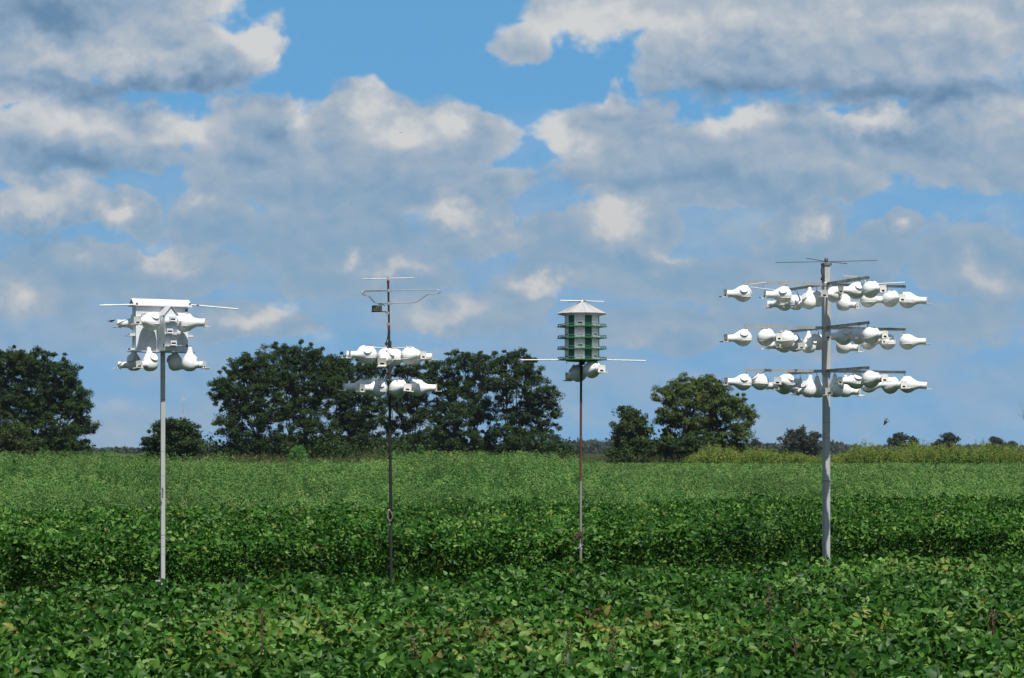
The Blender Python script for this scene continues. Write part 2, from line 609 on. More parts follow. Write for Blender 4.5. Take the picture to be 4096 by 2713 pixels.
M_GREEN = paint('dark_green_metal', (0.016, 0.120, 0.080), (0.011, 0.090, 0.062), 0.4, 0.1, scale=9)
M_DECK = paint('green_deck', (0.055, 0.190, 0.090), (0.035, 0.130, 0.065), 0.45, 0.05, scale=12)
M_MOSS = paint('mottled_olive', (0.085, 0.105, 0.050), (0.020, 0.028, 0.014), 0.85, scale=70, lo=0.42, hi=0.56)
M_FOIL = paint('foil_tape', (0.75, 0.76, 0.78), (0.45, 0.46, 0.48), 0.3, 0.5, scale=40)


# ---------------------------------------------------------------- nesting gourds
def tunnel_parts(reach, tube_r, zc):
    """entrance plate with its slot, dark slot box and porch; the tunnel runs along +x"""
    plate, hole, porch = MB(), MB(), MB()
    w, z0, z1, x = 0.071, zc - 0.062, zc + 0.064, reach
    hw, h0, h1 = 0.034, zc - 0.048, zc - 0.018
    t = 0.005
    for y0, y1, a, b in ((-w, w, h1, z1), (-w, w, z0, h0), (-w, -hw, h0, h1), (hw, w, h0, h1)):
        plate.box((x, (y0 + y1) / 2, (a + b) / 2), (t, y1 - y0, b - a))
    d = 0.035
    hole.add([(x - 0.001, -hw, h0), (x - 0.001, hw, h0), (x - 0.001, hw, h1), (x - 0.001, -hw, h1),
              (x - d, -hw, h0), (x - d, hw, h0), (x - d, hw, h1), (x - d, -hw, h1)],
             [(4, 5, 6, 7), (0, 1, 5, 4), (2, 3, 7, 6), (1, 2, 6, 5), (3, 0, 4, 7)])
    porch.box((x + 0.035, 0, z0 - 0.003), (0.105, 0.142, 0.007))
    porch.box((x + 0.085, 0, z0 + 0.004), (0.006, 0.142, 0.016))
    porch.tube((x - 0.05, 0.02, z0 - 0.006), (x - 0.05, 0.02, z0 - 0.022), 0.004, n=6)
    porch.tube((x - 0.02, -0.03, z0 - 0.006), (x - 0.02, -0.03, z0 - 0.024), 0.004, n=6)
    return plate, hole, porch


def cap_mb(c, nrm, r=0.076):
    nrm = Vector(nrm).normalized()
    m = Matrix.Translation(Vector(c)) @ nrm.to_track_quat('Z', 'Y').to_matrix().to_4x4()
    b = MB()
    b.lathe([(r * .93, -0.040), (r * .95, -0.008), (r, -0.006), (r, 0.010), (r * .94, 0.016), (0, 0.017)], 28, m)
    return b


MESHES = {}


def gourd_meshes():
    # lying gourd: round body, neck along +x
    b = MB()
    ax = Matrix.Rotation(R(90), 4, 'Y')
    prof = [(0, -.146), (.045, -.139), (.083, -.120), (.113, -.090), (.134, -.052), (.1445, -.010), (.1465, .002), (.1445, .014), (.140, .045),
            (.126, .080), (.106, .112), (.086, .142), (.071, .172), (.0625, .205), (.0595, .240), (.0615, .246), (.0615, .254), (.0585, .260), (.0585, .337)]
    b.lathe(prof, 32, ax)
    b.box((-0.055, 0, 0.135), (0.05, 0.035, 0.028))
    b.path([(.1415 * math.cos(w_), .1415 * math.sin(w_) , -.042) for w_ in [R(a_) for a_ in range(55, 306, 10)]], .0045, n=6)
    MESHES['lying_body'] = b.mesh('lying_gourd_body', M_PLASTIC, True, 50)
    nrm = Vector((0.26, 0.74, 0.60)).normalized()
    MESHES['lying_cap'] = cap_mb(nrm * 0.140, nrm).mesh('lying_gourd_cap', M_CAP)
    for k, mb, mt in zip(('plate', 'slot', 'porch'), tunnel_parts(0.340, 0.0585, 0.006), (M_PLATE, M_HOLE, M_PORCH)):
        MESHES['lying_' + k] = mb.mesh('lying_gourd_' + k, mt, True)
    # upright gourd: bulb below, neck up, short tunnel along +x
    b = MB()
    prof = [(0, -.132), (.050, -.130), (.085, -.116), (.113, -.085), (.127, -.045), (.130, -.008), (.126, .030), (.113, .070), (.092, .108),
            (.070, .142), (.053, .172), (.041, .202), (.036, .226), (.035, .242), (.030, .256), (.017, .266), (0, .269)]
    b.lathe(prof, 32)
    b.lathe([(.060, .10), (.055, .150), (.055, .186), (.058, .190), (.058, .198), (.054, .203), (.054, .262)], 24, Matrix.Translation((0, 0, -0.03)) @ ax)
    MESHES['upright_body'] = b.mesh('upright_gourd_body', M_PLASTIC, True, 50)
    nrm = Vector((0.15, 0.86, 0.42)).normalized()
    MESHES['upright_cap'] = cap_mb(nrm * 0.122 + Vector((0, 0, .03)), nrm, .072).mesh('upright_gourd_cap', M_CAP)
    for k, mb, mt in zip(('plate', 'slot', 'porch'), tunnel_parts(0.265, 0.054, -0.028), (M_PLATE, M_HOLE, M_PORCH)):
        MESHES['upright_' + k] = mb.mesh('upright_gourd_' + k, mt, True)


gourd_meshes()
HANG_X = -0.055         # the lying gourd hangs from a lug behind its centre


def gourd(kind, pos, yaw, label, group, wire=0.05, scale=1.0, tilt=0.0):
    """pos: the middle of the round body; yaw in degrees: where the tunnel points (0 right, -90 at the viewer)"""
    g = empty('nest_gourd', pos)
    g.rotation_euler = (R(rnd.uniform(-7, 7)), R(tilt), R(yaw))
    scale *= rnd.uniform(.965, 1.03)
    g.scale = (scale,) * 3
    tag(g, label, 'gourd', group)
    for part, name in (('body', 'gourd_body'), ('cap', 'access_cap'), ('plate', 'entrance_plate'), ('porch', 'porch')):
        o = bpy.data.objects.new(name, MESHES[kind + '_' + part])
        COL.objects.link(o)
        o.parent = g
        if part == 'plate':
            h = bpy.data.objects.new('entrance_slot', MESHES[kind + '_slot'])
            COL.objects.link(h)
            h.parent = o
    top, x = (0.145, HANG_X) if kind == 'lying' else (0.262, 0.0)
    w = MB()
    wl = wire / scale
    w.tube((x, 0, top - 0.015), (x, 0, top + wl), 0.0045, n=6)
    w.path([(x + .016, 0, top + .016), (x + .008, 0, top + .03), (x - .008, 0, top + .03), (x - .016, 0, top + .014), (x, 0, top)], 0.004, n=6)
    w.build('hanger', M_WIRE, g)
    return g


# ---------------------------------------------------------------- rack on the right: square post, twelve arms, three tiers
PY4 = 39.2
base4 = at(3305, 1800, PY4)
rack = empty('gourd_rack', (base4.x, PY4, 0))
tag(rack, 'tall grey square post with three tiers of long metal arms full of white gourds', 'gourd rack')
zt = [CAM_H + (HORIZON - y) / F * PY4 for y in (1138, 1312, 1485)]
ang = R(18.95)
ca_, sa_ = math.cos(ang), math.sin(ang)
DIRS = {'LF': Vector((-ca_, -sa_, 0)), 'RR': Vector((ca_, sa_, 0)), 'RF': Vector((sa_, -ca_, 0)), 'LR': Vector((-sa_, ca_, 0))}
L4 = 1.545
p = MB()
z_sleeve0 = CAM_H + (HORIZON - 1500) / F * PY4
z_top = CAM_H + (HORIZON - 1062) / F * PY4
p.box((0, 0, z_sleeve0 / 2 + .05), (.102, .102, z_sleeve0 + .1), rz=ang)
post_mb = p
p = MB()
p.box((0, 0, (zt[0] + zt[2]) / 2 - .01), (.122, .122, zt[0] - zt[2] + .10), rz=ang)
p.build('sleeve', M_POST, rack, bevel=0.005)
p = MB()
p.box((0, 0, (zt[0] + .04 + z_top) / 2), (.106, .106, z_top - zt[0] - .04), rz=ang)
p.build('upper_post', M_POST, rack, bevel=0.005)
p = MB()
p.box((0, 0, z_top + .018), (.142, .142, .04), rz=ang)
p.lathe([(.0, .03), (.022, .035), (.016, .055), (.030, .075), (.036, .10), (.030, .128), (.0, .140)], 16, Matrix.Translation((0, 0, z_top)))
p.build('finial', paint('grey_finial', (0.20, 0.20, 0.20), (0.12, 0.12, 0.12), 0.5, 0.3), rack)
p = MB()
for a, b in (((-.895, 0, .052), (.90, 0, .088)), ((-.32, .24, .150), (.335, -.24, .012))):
    p.path([(a[0], a[1], z_top + a[2]), (0, 0, z_top + .066), (b[0], b[1], z_top + b[2])], .0065, n=6)
p.build('perch_wire', paint('dark_wire', (0.13, 0.13, 0.13), None, 0.5, 0.5), rack)
# chain and pulley on the left face
p = MB()
for i in range(13):
    zz = z_top - .02 - i * .024
    p.lathe([(.010, -.015), (.0125, 0), (.010, .015)], 8, Matrix.Translation((-.078 - .012 * math.sin(i * .5), -.03, zz)))
p.lathe([(.0, -.012), (.030, -.012), (.034, 0), (.030, .012), (.0, .012)], 12, Matrix.Translation((-.088, -.03, zt[0] + .10)) @ Matrix.Rotation(R(90), 4, 'Y'))
p.build('lift_chain', M_BLACK, rack)
# seams, bands and bolt holes on the lower post
p = MB()
for ys in (1752, 1924):
    zz = CAM_H + (HORIZON - ys) / F * PY4
    p.box((0, 0, zz), (.107, .107, .010 if ys == 1924 else .005), rz=ang)
for ys in (1560, 1690, 1735, 1500, 1507):
    zz = CAM_H + (HORIZON - ys) / F * PY4
    for s in (-.035, .035):
        for q in (0, 1):
            c = Matrix.Rotation(ang - q * math.pi / 2, 4, 'Z') @ Vector((s * .9, -.0522, zz))
            dd = Matrix.Rotation(ang - q * math.pi / 2, 4, 'Z') @ Vector((0, -.004, 0))
            p.tube(c, c + dd, .008, n=8)
for i in range(14):
    zz = CAM_H + (HORIZON - 1800 - i * 14) / F * PY4
    for s in (-.043, .045):
        c = Matrix.Rotation(ang, 4, 'Z') @ Vector((s * .9, -.0522, zz))
        p.tube(c, c + Matrix.Rotation(ang, 4, 'Z') @ Vector((0, -.002, 0)), .004, n=6)
build_multi('post', [(post_mb, M_POST), (p, M_BLACK)], rack)


def arm_mb(d, z, z_off):
    m = Matrix.Translation((0, 0, z)) @ Matrix.Rotation(math.atan2(d.y, d.x), 4, 'Z')
    b = MB()
    b.box((L4 / 2 + .03, .010, z_off), (L4 + .02, .005, .050), m)          # upright web
    b.box((L4 / 2 + .03, -.010, z_off + .0225), (L4 + .02, .035, .005), m)  # flange
    for f in (.24, .5, .79, 1.0):
        b.tube((m @ Vector((L4 * f, .0, z_off + .03))), (m @ Vector((L4 * f, .0, z_off - .045))), .006, n=6)
    b.tube(m @ Vector((.075, .014, z_off)), m @ Vector((.075, -.03, z_off)), .010, n=8)
    b.tube(m @ Vector((.30, .014, z_off)), m @ Vector((.30, .004, z_off)), .008, n=8)
    return b


for k, z in enumerate(zt):
    for nm, d in DIRS.items():
        arm_mb(d, z, 0.0 if nm in ('LF', 'RR') else 0.006).build('arm', M_ALU, rack, smooth=False)
    p = MB()
    p.box((0, 0, z), (.146, .146, .056), rz=ang)
    p.build('arm_bracket', M_ALU, rack, bevel=0.004)


def loc4(xs, ys, Y):
    v = at(xs, ys, Y)
    return v - Vector((base4.x, PY4, 0))


p = MB()
p.path([loc4(3373, 1106, 38.3), loc4(3430, 1107, 38.25), loc4(3456, 1113, 38.1)], .016, n=6)
p.box(tuple(loc4(3418, 1110, 38.25)), (.40, .05, .02))
p.path([loc4(3456, 1120, 37.95), loc4(3462, 1126, 37.92), loc4(3462, 1136, 37.9)], .018, n=6)
p.build('perch_bar', M_ALU, rack)
for a, b in (((3466, 1138, 37.9), (3620, 1130, 37.8)), ((3002, 1149, 38.9), (3142, 1166, 40.3)), ((2998, 1139, 38.55), (3067, 1130, 38.4))):
    MB().tube(loc4(*a), loc4(*b), .0085, n=8).build('perch_rod', M_ROD, rack)
p = MB()
p.path([loc4(3053, 1142, 38.7), loc4(3053, 1149, 38.7), loc4(3040, 1149, 38.7), loc4(3036, 1144, 38.7)], .006, n=6)
p.build('empty_hook', M_WIRE, rack)

TIERN = ('top', 'middle', 'bottom')
G4 = 'white gourds on the three tiered rack'
# arm, place along the arm, kind, yaw, label
RACK4 = [
    [('LF', 1.0, 'lying', -160, 'lone white gourd at the far left end of the top tier, neck pointing left'),
     ('LF', .5, 'lying', -168, 'white gourd on the top tier with its tunnel aimed left in front of another gourd'),
     ('LF', .22, 'upright', 135, 'pear shaped white gourd hanging by its neck just left of the post, top tier'),
     ('LR', 1.0, 'lying', 140, 'half hidden white gourd low at the left of the top tier cluster'),
     ('LR', .72, 'lying', 118, 'white gourd with grey cap between the pear gourd and the left cluster, top tier'),
     ('LR', .22, 'lying', 80, 'white gourd showing its cap close to the left face of the post, top tier'),
     ('RF', .24, 'lying', -128, 'white gourd whose entrance plate covers the post, top tier'),
     ('RF', .79, 'lying', -150, 'large shaded white gourd with its neck crossing another gourd, top tier right of post'),
     ('RF', 1.0, 'lying', -58, 'white gourd at the tip of the near right arm, top tier, slot facing viewer'),
     ('RR', .22, 'upright', -28, 'white gourd behind the shaded one with only neck and belly showing, top tier'),
     ('RR', .5, 'lying', 25, 'white gourd low behind the near right arm tip, top tier'),
     ('RR', .79, 'lying', -58, 'second white gourd from the right end of the top tier, slot facing viewer'),
     ('RR', 1.0, 'lying', 0, 'white gourd at the far right end of the top tier, neck pointing right')],
    [('LF', 1.0, 'lying', -160, 'lone white gourd at the far left end of the middle tier, neck pointing left'),
     ('LF', .79, 'lying', -55, 'round white gourd second from the left end of the middle tier, slot facing viewer'),
     ('LF', .5, 'lying', 82, 'dented white gourd on the middle tier with its back towards the viewer'),
     ('LF', .22, 'upright', -125, 'pear shaped white gourd left of the post on the middle tier, slot facing viewer'),
     ('LR', 1.0, 'lying', 160, 'white gourd on the middle tier almost hidden behind the dented one'),
     ('LR', .72, 'lying', -165, 'white gourd peeping out right of the dented gourd, middle tier'),
     ('LR', .22, 'lying', 70, 'white gourd tucked against the left face of the post, middle tier'),
     ('RF', .5, 'lying', -150, 'capped white gourd right of the post with its plate touching it, middle tier'),
     ('RF', .80, 'lying', 95, 'shaded white gourd behind the near right arm tip gourd, middle tier'),
     ('RF', 1.0, 'lying', -55, 'white gourd at the tip of the near right arm, middle tier'),
     ('RR', .22, 'upright', -20, 'pear shaped white gourd behind another right of the post, middle tier'),
     ('RR', .5, 'lying', -42, 'white gourd hanging lowest behind the arm tip gourd, middle tier, slot showing'),
     ('RR', .79, 'lying', 85, 'plain round white gourd showing its back, second from the right end, middle tier'),
     ('RR', 1.0, 'lying', 0, 'white gourd at the far right end of the middle tier, neck pointing right')],
    [('LF', 1.0, 'lying', -160, 'white gourd at the far left end of the bottom tier, before the olive tree'),
     ('LF', .79, 'lying', 138, 'white gourd second from the left end of the bottom tier, neck turned away'),
     ('LF', .5, 'lying', -118, 'white gourd third from the left end of the bottom tier, slot facing viewer'),
     ('LF', .22, 'upright', 135, 'pear shaped white gourd with round cap left of the post on the bottom tier'),
     ('LR', 1.0, 'lying', 160, 'white gourd whose belly shows beneath the third gourd of the bottom tier'),
     ('LR', .66, 'lying', 165, 'white gourd mostly hidden behind the capped pear gourd, bottom tier'),
     ('LR', .22, 'upright', 60, 'pear shaped white gourd touching the left edge of the post, bottom tier'),
     ('RF', .24, 'upright', -128, 'pear shaped white gourd with its plate in front of the post, bottom tier'),
     ('RF', .79, 'lying', -152, 'shaded white gourd with tunnel to the left, bottom tier right of post'),
     ('RF', 1.0, 'lying', -55, 'white gourd at the tip of the near right arm, bottom tier'),
     ('RR', .24, 'upright', -25, 'pear shaped white gourd hanging behind the shaded one, bottom tier, porch to the right'),
     ('RR', .5, 'lying', 8, 'white gourd low behind the near right arm tip, bottom tier'),
     ('RR', .79, 'lying', -58, 'second white gourd from the right end of the bottom tier, slot facing viewer'),
     ('RR', 1.0, 'lying', 0, 'white gourd at the far right end of the bottom tier, neck pointing right')]]
for tier, lst in enumerate(RACK4):
    for arm, f, kind, yaw, lab in lst:
        d = DIRS[arm]
        hang = Vector((base4.x, PY4, zt[tier])) + d * (L4 * f)
        nd = Vector((math.cos(R(yaw)), math.sin(R(yaw)), 0))
        drop = (.205 + (.03 if arm in ('LR', 'RR') else 0)) if kind == 'lying' else .325
        drop += rnd.uniform(-.012, .012)
        c = hang + Vector((0, 0, -drop)) - (nd * HANG_X if kind == 'lying' else Vector((0, 0, 0)))
        gourd(kind, c, yaw + rnd.uniform(-3, 3), lab, G4, wire=drop - (.145 if kind == 'lying' else .262) - .03, tilt=rnd.uniform(-2.5, 2.5))

# ---------------------------------------------------------------- left: white metal martin house on a square post
PY1 = 34.0
b1 = at(652, 1800, PY1)
hz = lambda ys: CAM_H + (HORIZON - ys) / F * PY1
pole = empty('house_pole', (b1.x, PY1, 0))
tag(pole, 'slim pale grey square pole carrying the white metal bird house', 'pole')
p = MB()
p.box((-.003, 0, (hz(1412)) / 2), (.064, .064, hz(1412)), rz=R(20))
p.build('shaft', M_POST, pole, bevel=0.004)
p = MB()
for ys, hgt in ((1507, .006), (1598, .006), (1806, .005), (1904, .004), (2140, .012), (2152, .004), (2186, .006), (2216, .005)):
    p.box((-.003, 0, hz(ys)), (.067, .067, hgt), rz=R(20))
p.build('bands', paint('worn_band', (0.20, 0.20, 0.20), (0.4, 0.4, 0.4), 0.6, 0.2, scale=40), pole)
p = MB()
p.path([(-.035, -.03, hz(1960)), (-.02, -.045, hz(1975)), (-.03, -.048, hz(1995)), (-.01, -.046, hz(2010)), (-.028, -.046, hz(2030)), (-.02, -.046, hz(2050))], .006, n=6)
p.path([(.0, -.046, hz(1950)), (.008, -.046, hz(1962)), (.004, -.046, hz(1985))], .009, n=6)
p.build('cord', paint('grey_cord', (0.16, 0.16, 0.17), None, 0.9), pole)
p = MB()
p.box((-.06, -.05, .70), (.09, .04, .03))
p.build('base_bracket', M_ALU, pole, bevel=0.004)

HR = R(27)
hb = at(641, 1407, PY1)
house = empty('martin_house', (hb.x, PY1, hb.z), HR)
tag(house, 'white metal bird house with gabled front bay and low roof on a slim square pole', 'bird house')
s1 = PY1 / F          # metres per photo pixel at this distance
WX, WD, WH = .413, .095, 182 * s1
p = MB()
p.box((0, 0, WH / 2), (2 * WX, 2 * WD, WH))
p.build('body', M_HOUSE, house, bevel=0.003)
p = MB()
for z in (WH - .115, WH - .02):
    p.box((0, -WD - .003, z), (2 * WX - .02, .004, .004))
p.box((-.10, -WD - .003, WH * .43), (.003, .004, WH * .8))
p.box((.33, -WD - .003, WH * .43), (.003, .004, WH * .8))
p.build('panel_seams', paint('seam_grey', (0.42, 0.45, 0.48), None, 0.6), house)  # even grey strips along the panel seams
r = MB()
er, rz0, rh = WD + .05, WH - .002, .108
hx = WX + .045
prof = [(-er, rz0 - .012), (-er, rz0 + .004), (0, rz0 + rh), (er, rz0 + .004), (er, rz0 - .012), (0, rz0 + rh - .022)]
vs = [(-hx, y, z) for y, z in prof] + [(hx, y, z) for y, z in prof]
r.add(vs, [(i, (i + 1) % 6, 6 + (i + 1) % 6, 6 + i) for i in range(6)] + [(0, 5, 4, 3, 2, 1), (6, 7, 8, 9, 10, 11)])
roof = r.build('roof', M_ROOFW, house, smooth=False)
q = MB()
sl_ = math.atan2(rh, er)
mm = Matrix.Translation((.02, -er * .52, rz0 + rh * .50 + .006)) @ Matrix.Rotation(sl_, 4, 'X')
q.box((0, 0, 0), (.14, .11, .004), mm)
q.build('roof_patch', M_HOUSE, roof)
g = MB()
for s in (-1, 1):
    g.add([(s * WX, -WD, WH - .001), (s * WX, WD, WH - .001), (s * WX, 0, WH + rh * .74)], [(0, 1, 2) if s > 0 else (2, 1, 0)])
g.build('gable_end', M_HOUSE, house, smooth=False)
# perch rods through the roof
for a, b in (((-WX + .05, -WD - .03, WH + .008), (-WX - .62, -WD - .17, WH - .035)), ((-WX + .02, WD, WH + .012), (-WX - .43, WD + .05, WH + .0)),
             ((WX - .02, -WD - .02, WH + .03), (WX + .85, -WD + .12, WH - .008))):
    MB().tube(a, b, .0105, n=8).build('perch_rod', M_ROD, house)
for x, y, z in ((-WX + .0, -WD - .05, WH + .022), (WX + .02, -WD - .03, WH + .042), (WX + .15, -WD - .01, WH + .022)):
    MB().box((x, y, z), (.03, .02, .018)).build('rod_clip', M_VENT, house)
# front bay with its own gable
BX, BW, BD, BH = .020, .096, .48, WH - .145
p = MB()
y0, y1 = -WD - BD + .12, -WD + .001
p.box((BX, (y0 + y1) / 2, BH / 2), (2 * BW, y1 - y0, BH))
p.add([(BX - BW, y0, BH), (BX + BW, y0, BH), (BX, y0, BH + .105)], [(0, 1, 2)])
bay = p.build('front_bay', M_HOUSE, house, smooth=False)
q = MB()
t = .006
for s in (-1, 1):
    a = [(BX + s * (BW + .022), BH - .024), (BX, BH + .118)]
    vs = []
    for yy in (y0 - .022, y1 + .0):
        for (x, z) in a:
            vs += [(x, yy, z), (x, yy, z + t)]
    q.add(vs, [(0, 2, 3, 1), (4, 5, 7, 6), (0, 1, 5, 4), (2, 6, 7, 3), (1, 3, 7, 5), (0, 4, 6, 2)])
q.build('bay_roof', M_ROOFW, bay, smooth=False)


def bay_hole(x, z, y, parent, ledge=.15, dx=0.0):
    fr, ho, le = MB(), MB(), MB()
    w, h = .048, .062
    for cx, cz, sx, sz in ((0, h * .5 - .008, w * 2, .030), (0, -h * .5 + .006, w * 2, .016), (-w + .007, 0, .014, .02), (w - .007, 0, .014, .02)):
        fr.box((x + cx, y - .022, z + cz), (sx, .044, sz))
    f = fr.build('entrance_box', M_ROOFW, parent)
    ho.box((x, y - .016, z - .001), (.072, .03, .024))
    ho.build('entrance_slot', M_HOLE, f)
    le.box((x + dx, y - .055, z - .036), (ledge * 2, .09, .006))
    le.build('ledge', M_ROOFW, parent)


bay_hole(BX + .02, BH - .075, y0, bay, .125, .01)
bay_hole(BX - .03, BH - .258, y0, bay, .125, .02)
bay_hole(BX + .03, BH - .438, y0, bay, .125, .0)
p = MB()
p.box((WX - .03, -WD - .004, WH - .058), (.030, .006, .036))
p.box((WX - .02, -WD - .004, .09), (.028, .006, .036))
p.box((BX - BW - .003, y0 + .05, BH - .03), (.005, .04, .035))
p.box((BX - BW - .003, y0 + .06, .08), (.004, .02, .035))
p.build('vent', M_VENT, house)
p = MB()
for x in (-WX - .04, WX + .045):
    p.box((x, 0, WH * .36), (.09, .12, .035))
    p.box((x + (.03 if x > 0 else -.03), 0, WH * .36 - .022), (.12, .14, .006))
    p.box((x, 0, .03), (.07, .12, .03))
p.build('side_porch', M_ROOFW, house)
p = MB()
p.box((-.0, -.05, -.007), (2 * WX + .16, 2 * WD + .10, .012))
p.build('tray', M_ROOFW, house, bevel=0.002)
p = MB()
for x, z in ((-.22, .16), (-.12, .06), (-.12, .28), (.30, .2), (.30, .1), (-.31, .4), (-.1, WH - .01), (.1, WH - .01), (.22, WH - .01), (-.26, WH - .01)):
    p.tube((x, -WD, z), (x, -WD - .006, z), .007, n=8)
p.build('rivets', M_BLACK, house)

G1 = 'white gourds on the white martin house'
g1 = lambda xs, ys, Y: at(xs, ys, Y)
K1 = PY1 / F
for kind, xs, ys, dY, yaw, lab, sc, wire in (
        ('lying', 556, 1294, .02, 174, 'grey shaded gourd at the upper left of the white martin house, neck left', .97, .03),
        ('lying', 604, 1288, -.36, -118, 'white gourd with round cap before the upper left of the white martin house wall', .97, .03),
        ('lying', 736, 1291, -.20, -4, 'white gourd at the upper right of the white martin house, neck pointing right', .97, .03),
        ('upright', 536, 1453, .10, 172, 'shaded pear shaped gourd at the lower left below the white martin house', .9, .03),
        ('upright', 600, 1453, -.36, -122, 'sunlit pear shaped gourd under the left half of the martin house, slot facing viewer', .9, .03),
        ('upright', 702, 1453, .10, 82, 'pear shaped gourd right of the pale pole under the martin house, tunnel hidden', .9, .03),
        ('upright', 758, 1453, -.22, -14, 'pear shaped gourd at the lower right below the martin house, tunnel pointing right', .9, .03)):
    gourd(kind, g1(xs, ys, PY1 + dY), yaw, lab, G1, wire=wire, scale=sc)
p = MB()
for (xa, ya, Ya), (xb, yb, Yb) in (((536, 1408, PY1 + .1), (600, 1410, PY1 - .36)), ((702, 1408, PY1 + .1), (758, 1409, PY1 - .22)), ((530, 1262, PY1 - .05), (603, 1256, PY1 - .42)),
                                   ((700, 1257, PY1 - .1), (760, 1253, PY1 - .30))):
    p.tube(at(xa - 6, ya, Ya) - hb, at(xb + 6, yb, Yb) - hb, .007, n=6)
o = p.build('gourd_hanger', M_WIRE, house)
o.rotation_euler = (0, 0, -HR)

# ---------------------------------------------------------------- second from left: dark pipe with aerial-like perches
PY2 = 35.4
b2 = at(1557, 1800, PY2)
p2 = lambda xs, ys, dY=0.0: at(xs, ys, PY2 + dY) - Vector((b2.x, PY2, 0))
rack2 = empty('pipe_rack', (b2.x, PY2, 0))
tag(rack2, 'dark steel pipe with aerial like perch loops on top and two rows of gourds', 'gourd rack')
z2 = 1320
X2 = lambda zx: 1320 + zx / 2.904
Y2 = lambda zy: 1080 + zy / 2.904
p = MB()
p.tube((0.035, 0, 0), p2(X2(694), Y2(1500)), .0245, .0235, n=14)
p.tube(p2(X2(694), Y2(1500)), p2(X2(686), Y2(680)), .0215, .019, n=14)
p.tube(p2(X2(686), Y2(680)), p2(X2(677), Y2(150)), .0165, n=14)
p.build('pipe', M_DARKPIPE, rack2)
p = MB()
p.tube(p2(X2(684), Y2(695)), p2(X2(684), Y2(640)), .022, n=12)
p.tube(p2(X2(676), Y2(155)), p2(X2(676), Y2(122)), .022, n=10)
p.tube(p2(X2(677), Y2(230)), p2(X2(676), Y2(155)), .0172, n=12)
p.build('rusty_coupling', M_RUSTPIPE, rack2)
p = MB()
p.tube(p2(X2(674), Y2(122)), p2(X2(673), Y2(80)), .013, n=10)
p.tube(p2(X2(375), Y2(105)), p2(X2(665), Y2(100)), .0075, n=8)
p.tube(p2(X2(665), Y2(100)), p2(X2(972), Y2(92)), .0075, n=8)
p.build('top_perch', M_ALU, rack2)


def aerial(pts, name='perch_loop'):
    b = MB()
    # round the corners
    P_ = [Vector(q) for q in pts]
    out = [P_[0]]
    for a, c, d in zip(P_, P_[1:], P_[2:]):
        k1 = c + (a - c).normalized() * min(.05, (a - c).length * .4)
        k2 = c + (d - c).normalized() * min(.05, (d - c).length * .4)
        for i in range(5):
            t_ = i / 4
            out.append(k1.lerp(c, t_).lerp(c.lerp(k2, t_), t_))
    out.append(P_[-1])
    b.path(out, .0078, n=8)
    b.build(name, M_ALU, rack2)


aerial([p2(X2(690), Y2(240)), p2(X2(1250), Y2(229), -.1), p2(X2(1284), Y2(250), -.1), p2(X2(1262), Y2(277), -.1), p2(X2(1140), Y2(279), -.08), p2(X2(1000), Y2(378), -.05), p2(X2(690), Y2(390))])
aerial([p2(X2(665), Y2(238)), p2(X2(400), Y2(234), -.35), p2(X2(374), Y2(262), -.4), p2(X2(388), Y2(297), -.38), p2(X2(452), Y2(297), -.3), p2(X2(526), Y2(386), -.2), p2(X2(665), Y2(388))])
aerial([p2(X2(665), Y2(241)), p2(X2(408), Y2(252), .35), p2(X2(380), Y2(270), .4), p2(X2(392), Y2(288), .38), p2(X2(440), Y2(290), .3), p2(X2(516), Y2(382), .2), p2(X2(665), Y2(392))])
p = MB()
for zx, zy in ((676, 240), (710, 240), (678, 390), (710, 388), (676, 502), (682, 630)):
    c = p2(X2(zx), Y2(zy))
    p.tube(c + Vector((0, 0, -.022)), c + Vector((0, 0, .022)), .023 if zx < 700 else .011, n=10)
p.box(tuple(p2(X2(655), Y2(502), -.02)), (.03, .02, .02))
p.box(tuple(p2(X2(660), Y2(629), -.02)), (.03, .02, .014))
p.build('clamp', M_ALU, rack2)
box = MB()
c = p2(X2(545), Y2(448), -.10)
box.box(tuple(c), (.148, .115, .094), rz=R(12))
bx_ = box.build('camouflage_box', M_MOSS, rack2, bevel=0.004)
q = MB()
for s in (-.045, .03):
    m_ = Matrix.Translation(tuple(c)) @ Matrix.Rotation(R(12), 4, 'Z') @ Matrix.Translation((s, -.060, 0)) @ Matrix.Rotation(R(28), 4, 'Y')
    q.box((0, 0, 0), (.010, .006, .105), m_)
q.build('strap', M_BLACK, bx_)
p = MB()
p.path([p2(X2(480), Y2(486), -.10), p2(X2(600), Y2(484), -.08), p2(X2(660), Y2(488), -.02)], .008, n=6)
p.path([p2(X2(560), Y2(398), -.10), p2(X2(600), Y2(398), -.1), p2(X2(640), Y2(415), -.1)], .008, n=6)
p.build('box_bracket', M_BLACK, rack2)
# pulley, hoist line and hub
p = MB()
p.path([p2(X2(676), Y2(700), -.03), p2(X2(672), Y2(770), -.03), p2(X2(658), Y2(830), -.03), p2(X2(655), Y2(870), -.03), p2(X2(668), Y2(905), -.03)], .008, n=6)
p.path([p2(X2(680), Y2(700), -.03), p2(X2(684), Y2(840), -.03), p2(X2(690), Y2(910), -.03)], .010, n=6)
p.path([p2(X2(708), Y2(828), -.02), p2(X2(705), Y2(900), -.02), p2(X2(690), Y2(925), -.02)], .011, n=6)
p.lathe([(0, -.02), (.03, -.02), (.03, .02), (0, .02)], 12, Matrix.Translation(p2(X2(658), Y2(858), -.03)) @ Matrix.Rotation(R(90), 4, 'X'))
p.build('hoist', M_BLACK, rack2)
p = MB()
for zy, nm in ((918, 0), (1285, 1)):
    c = p2(X2(690), Y2(zy))
    p.tube(c + Vector((0, 0, -.03)), c + Vector((0, 0, .03)), .042, n=12)
p.tube(p2(X2(694), Y2(1480)), p2(X2(690), Y2(940)), .0268, n=12)
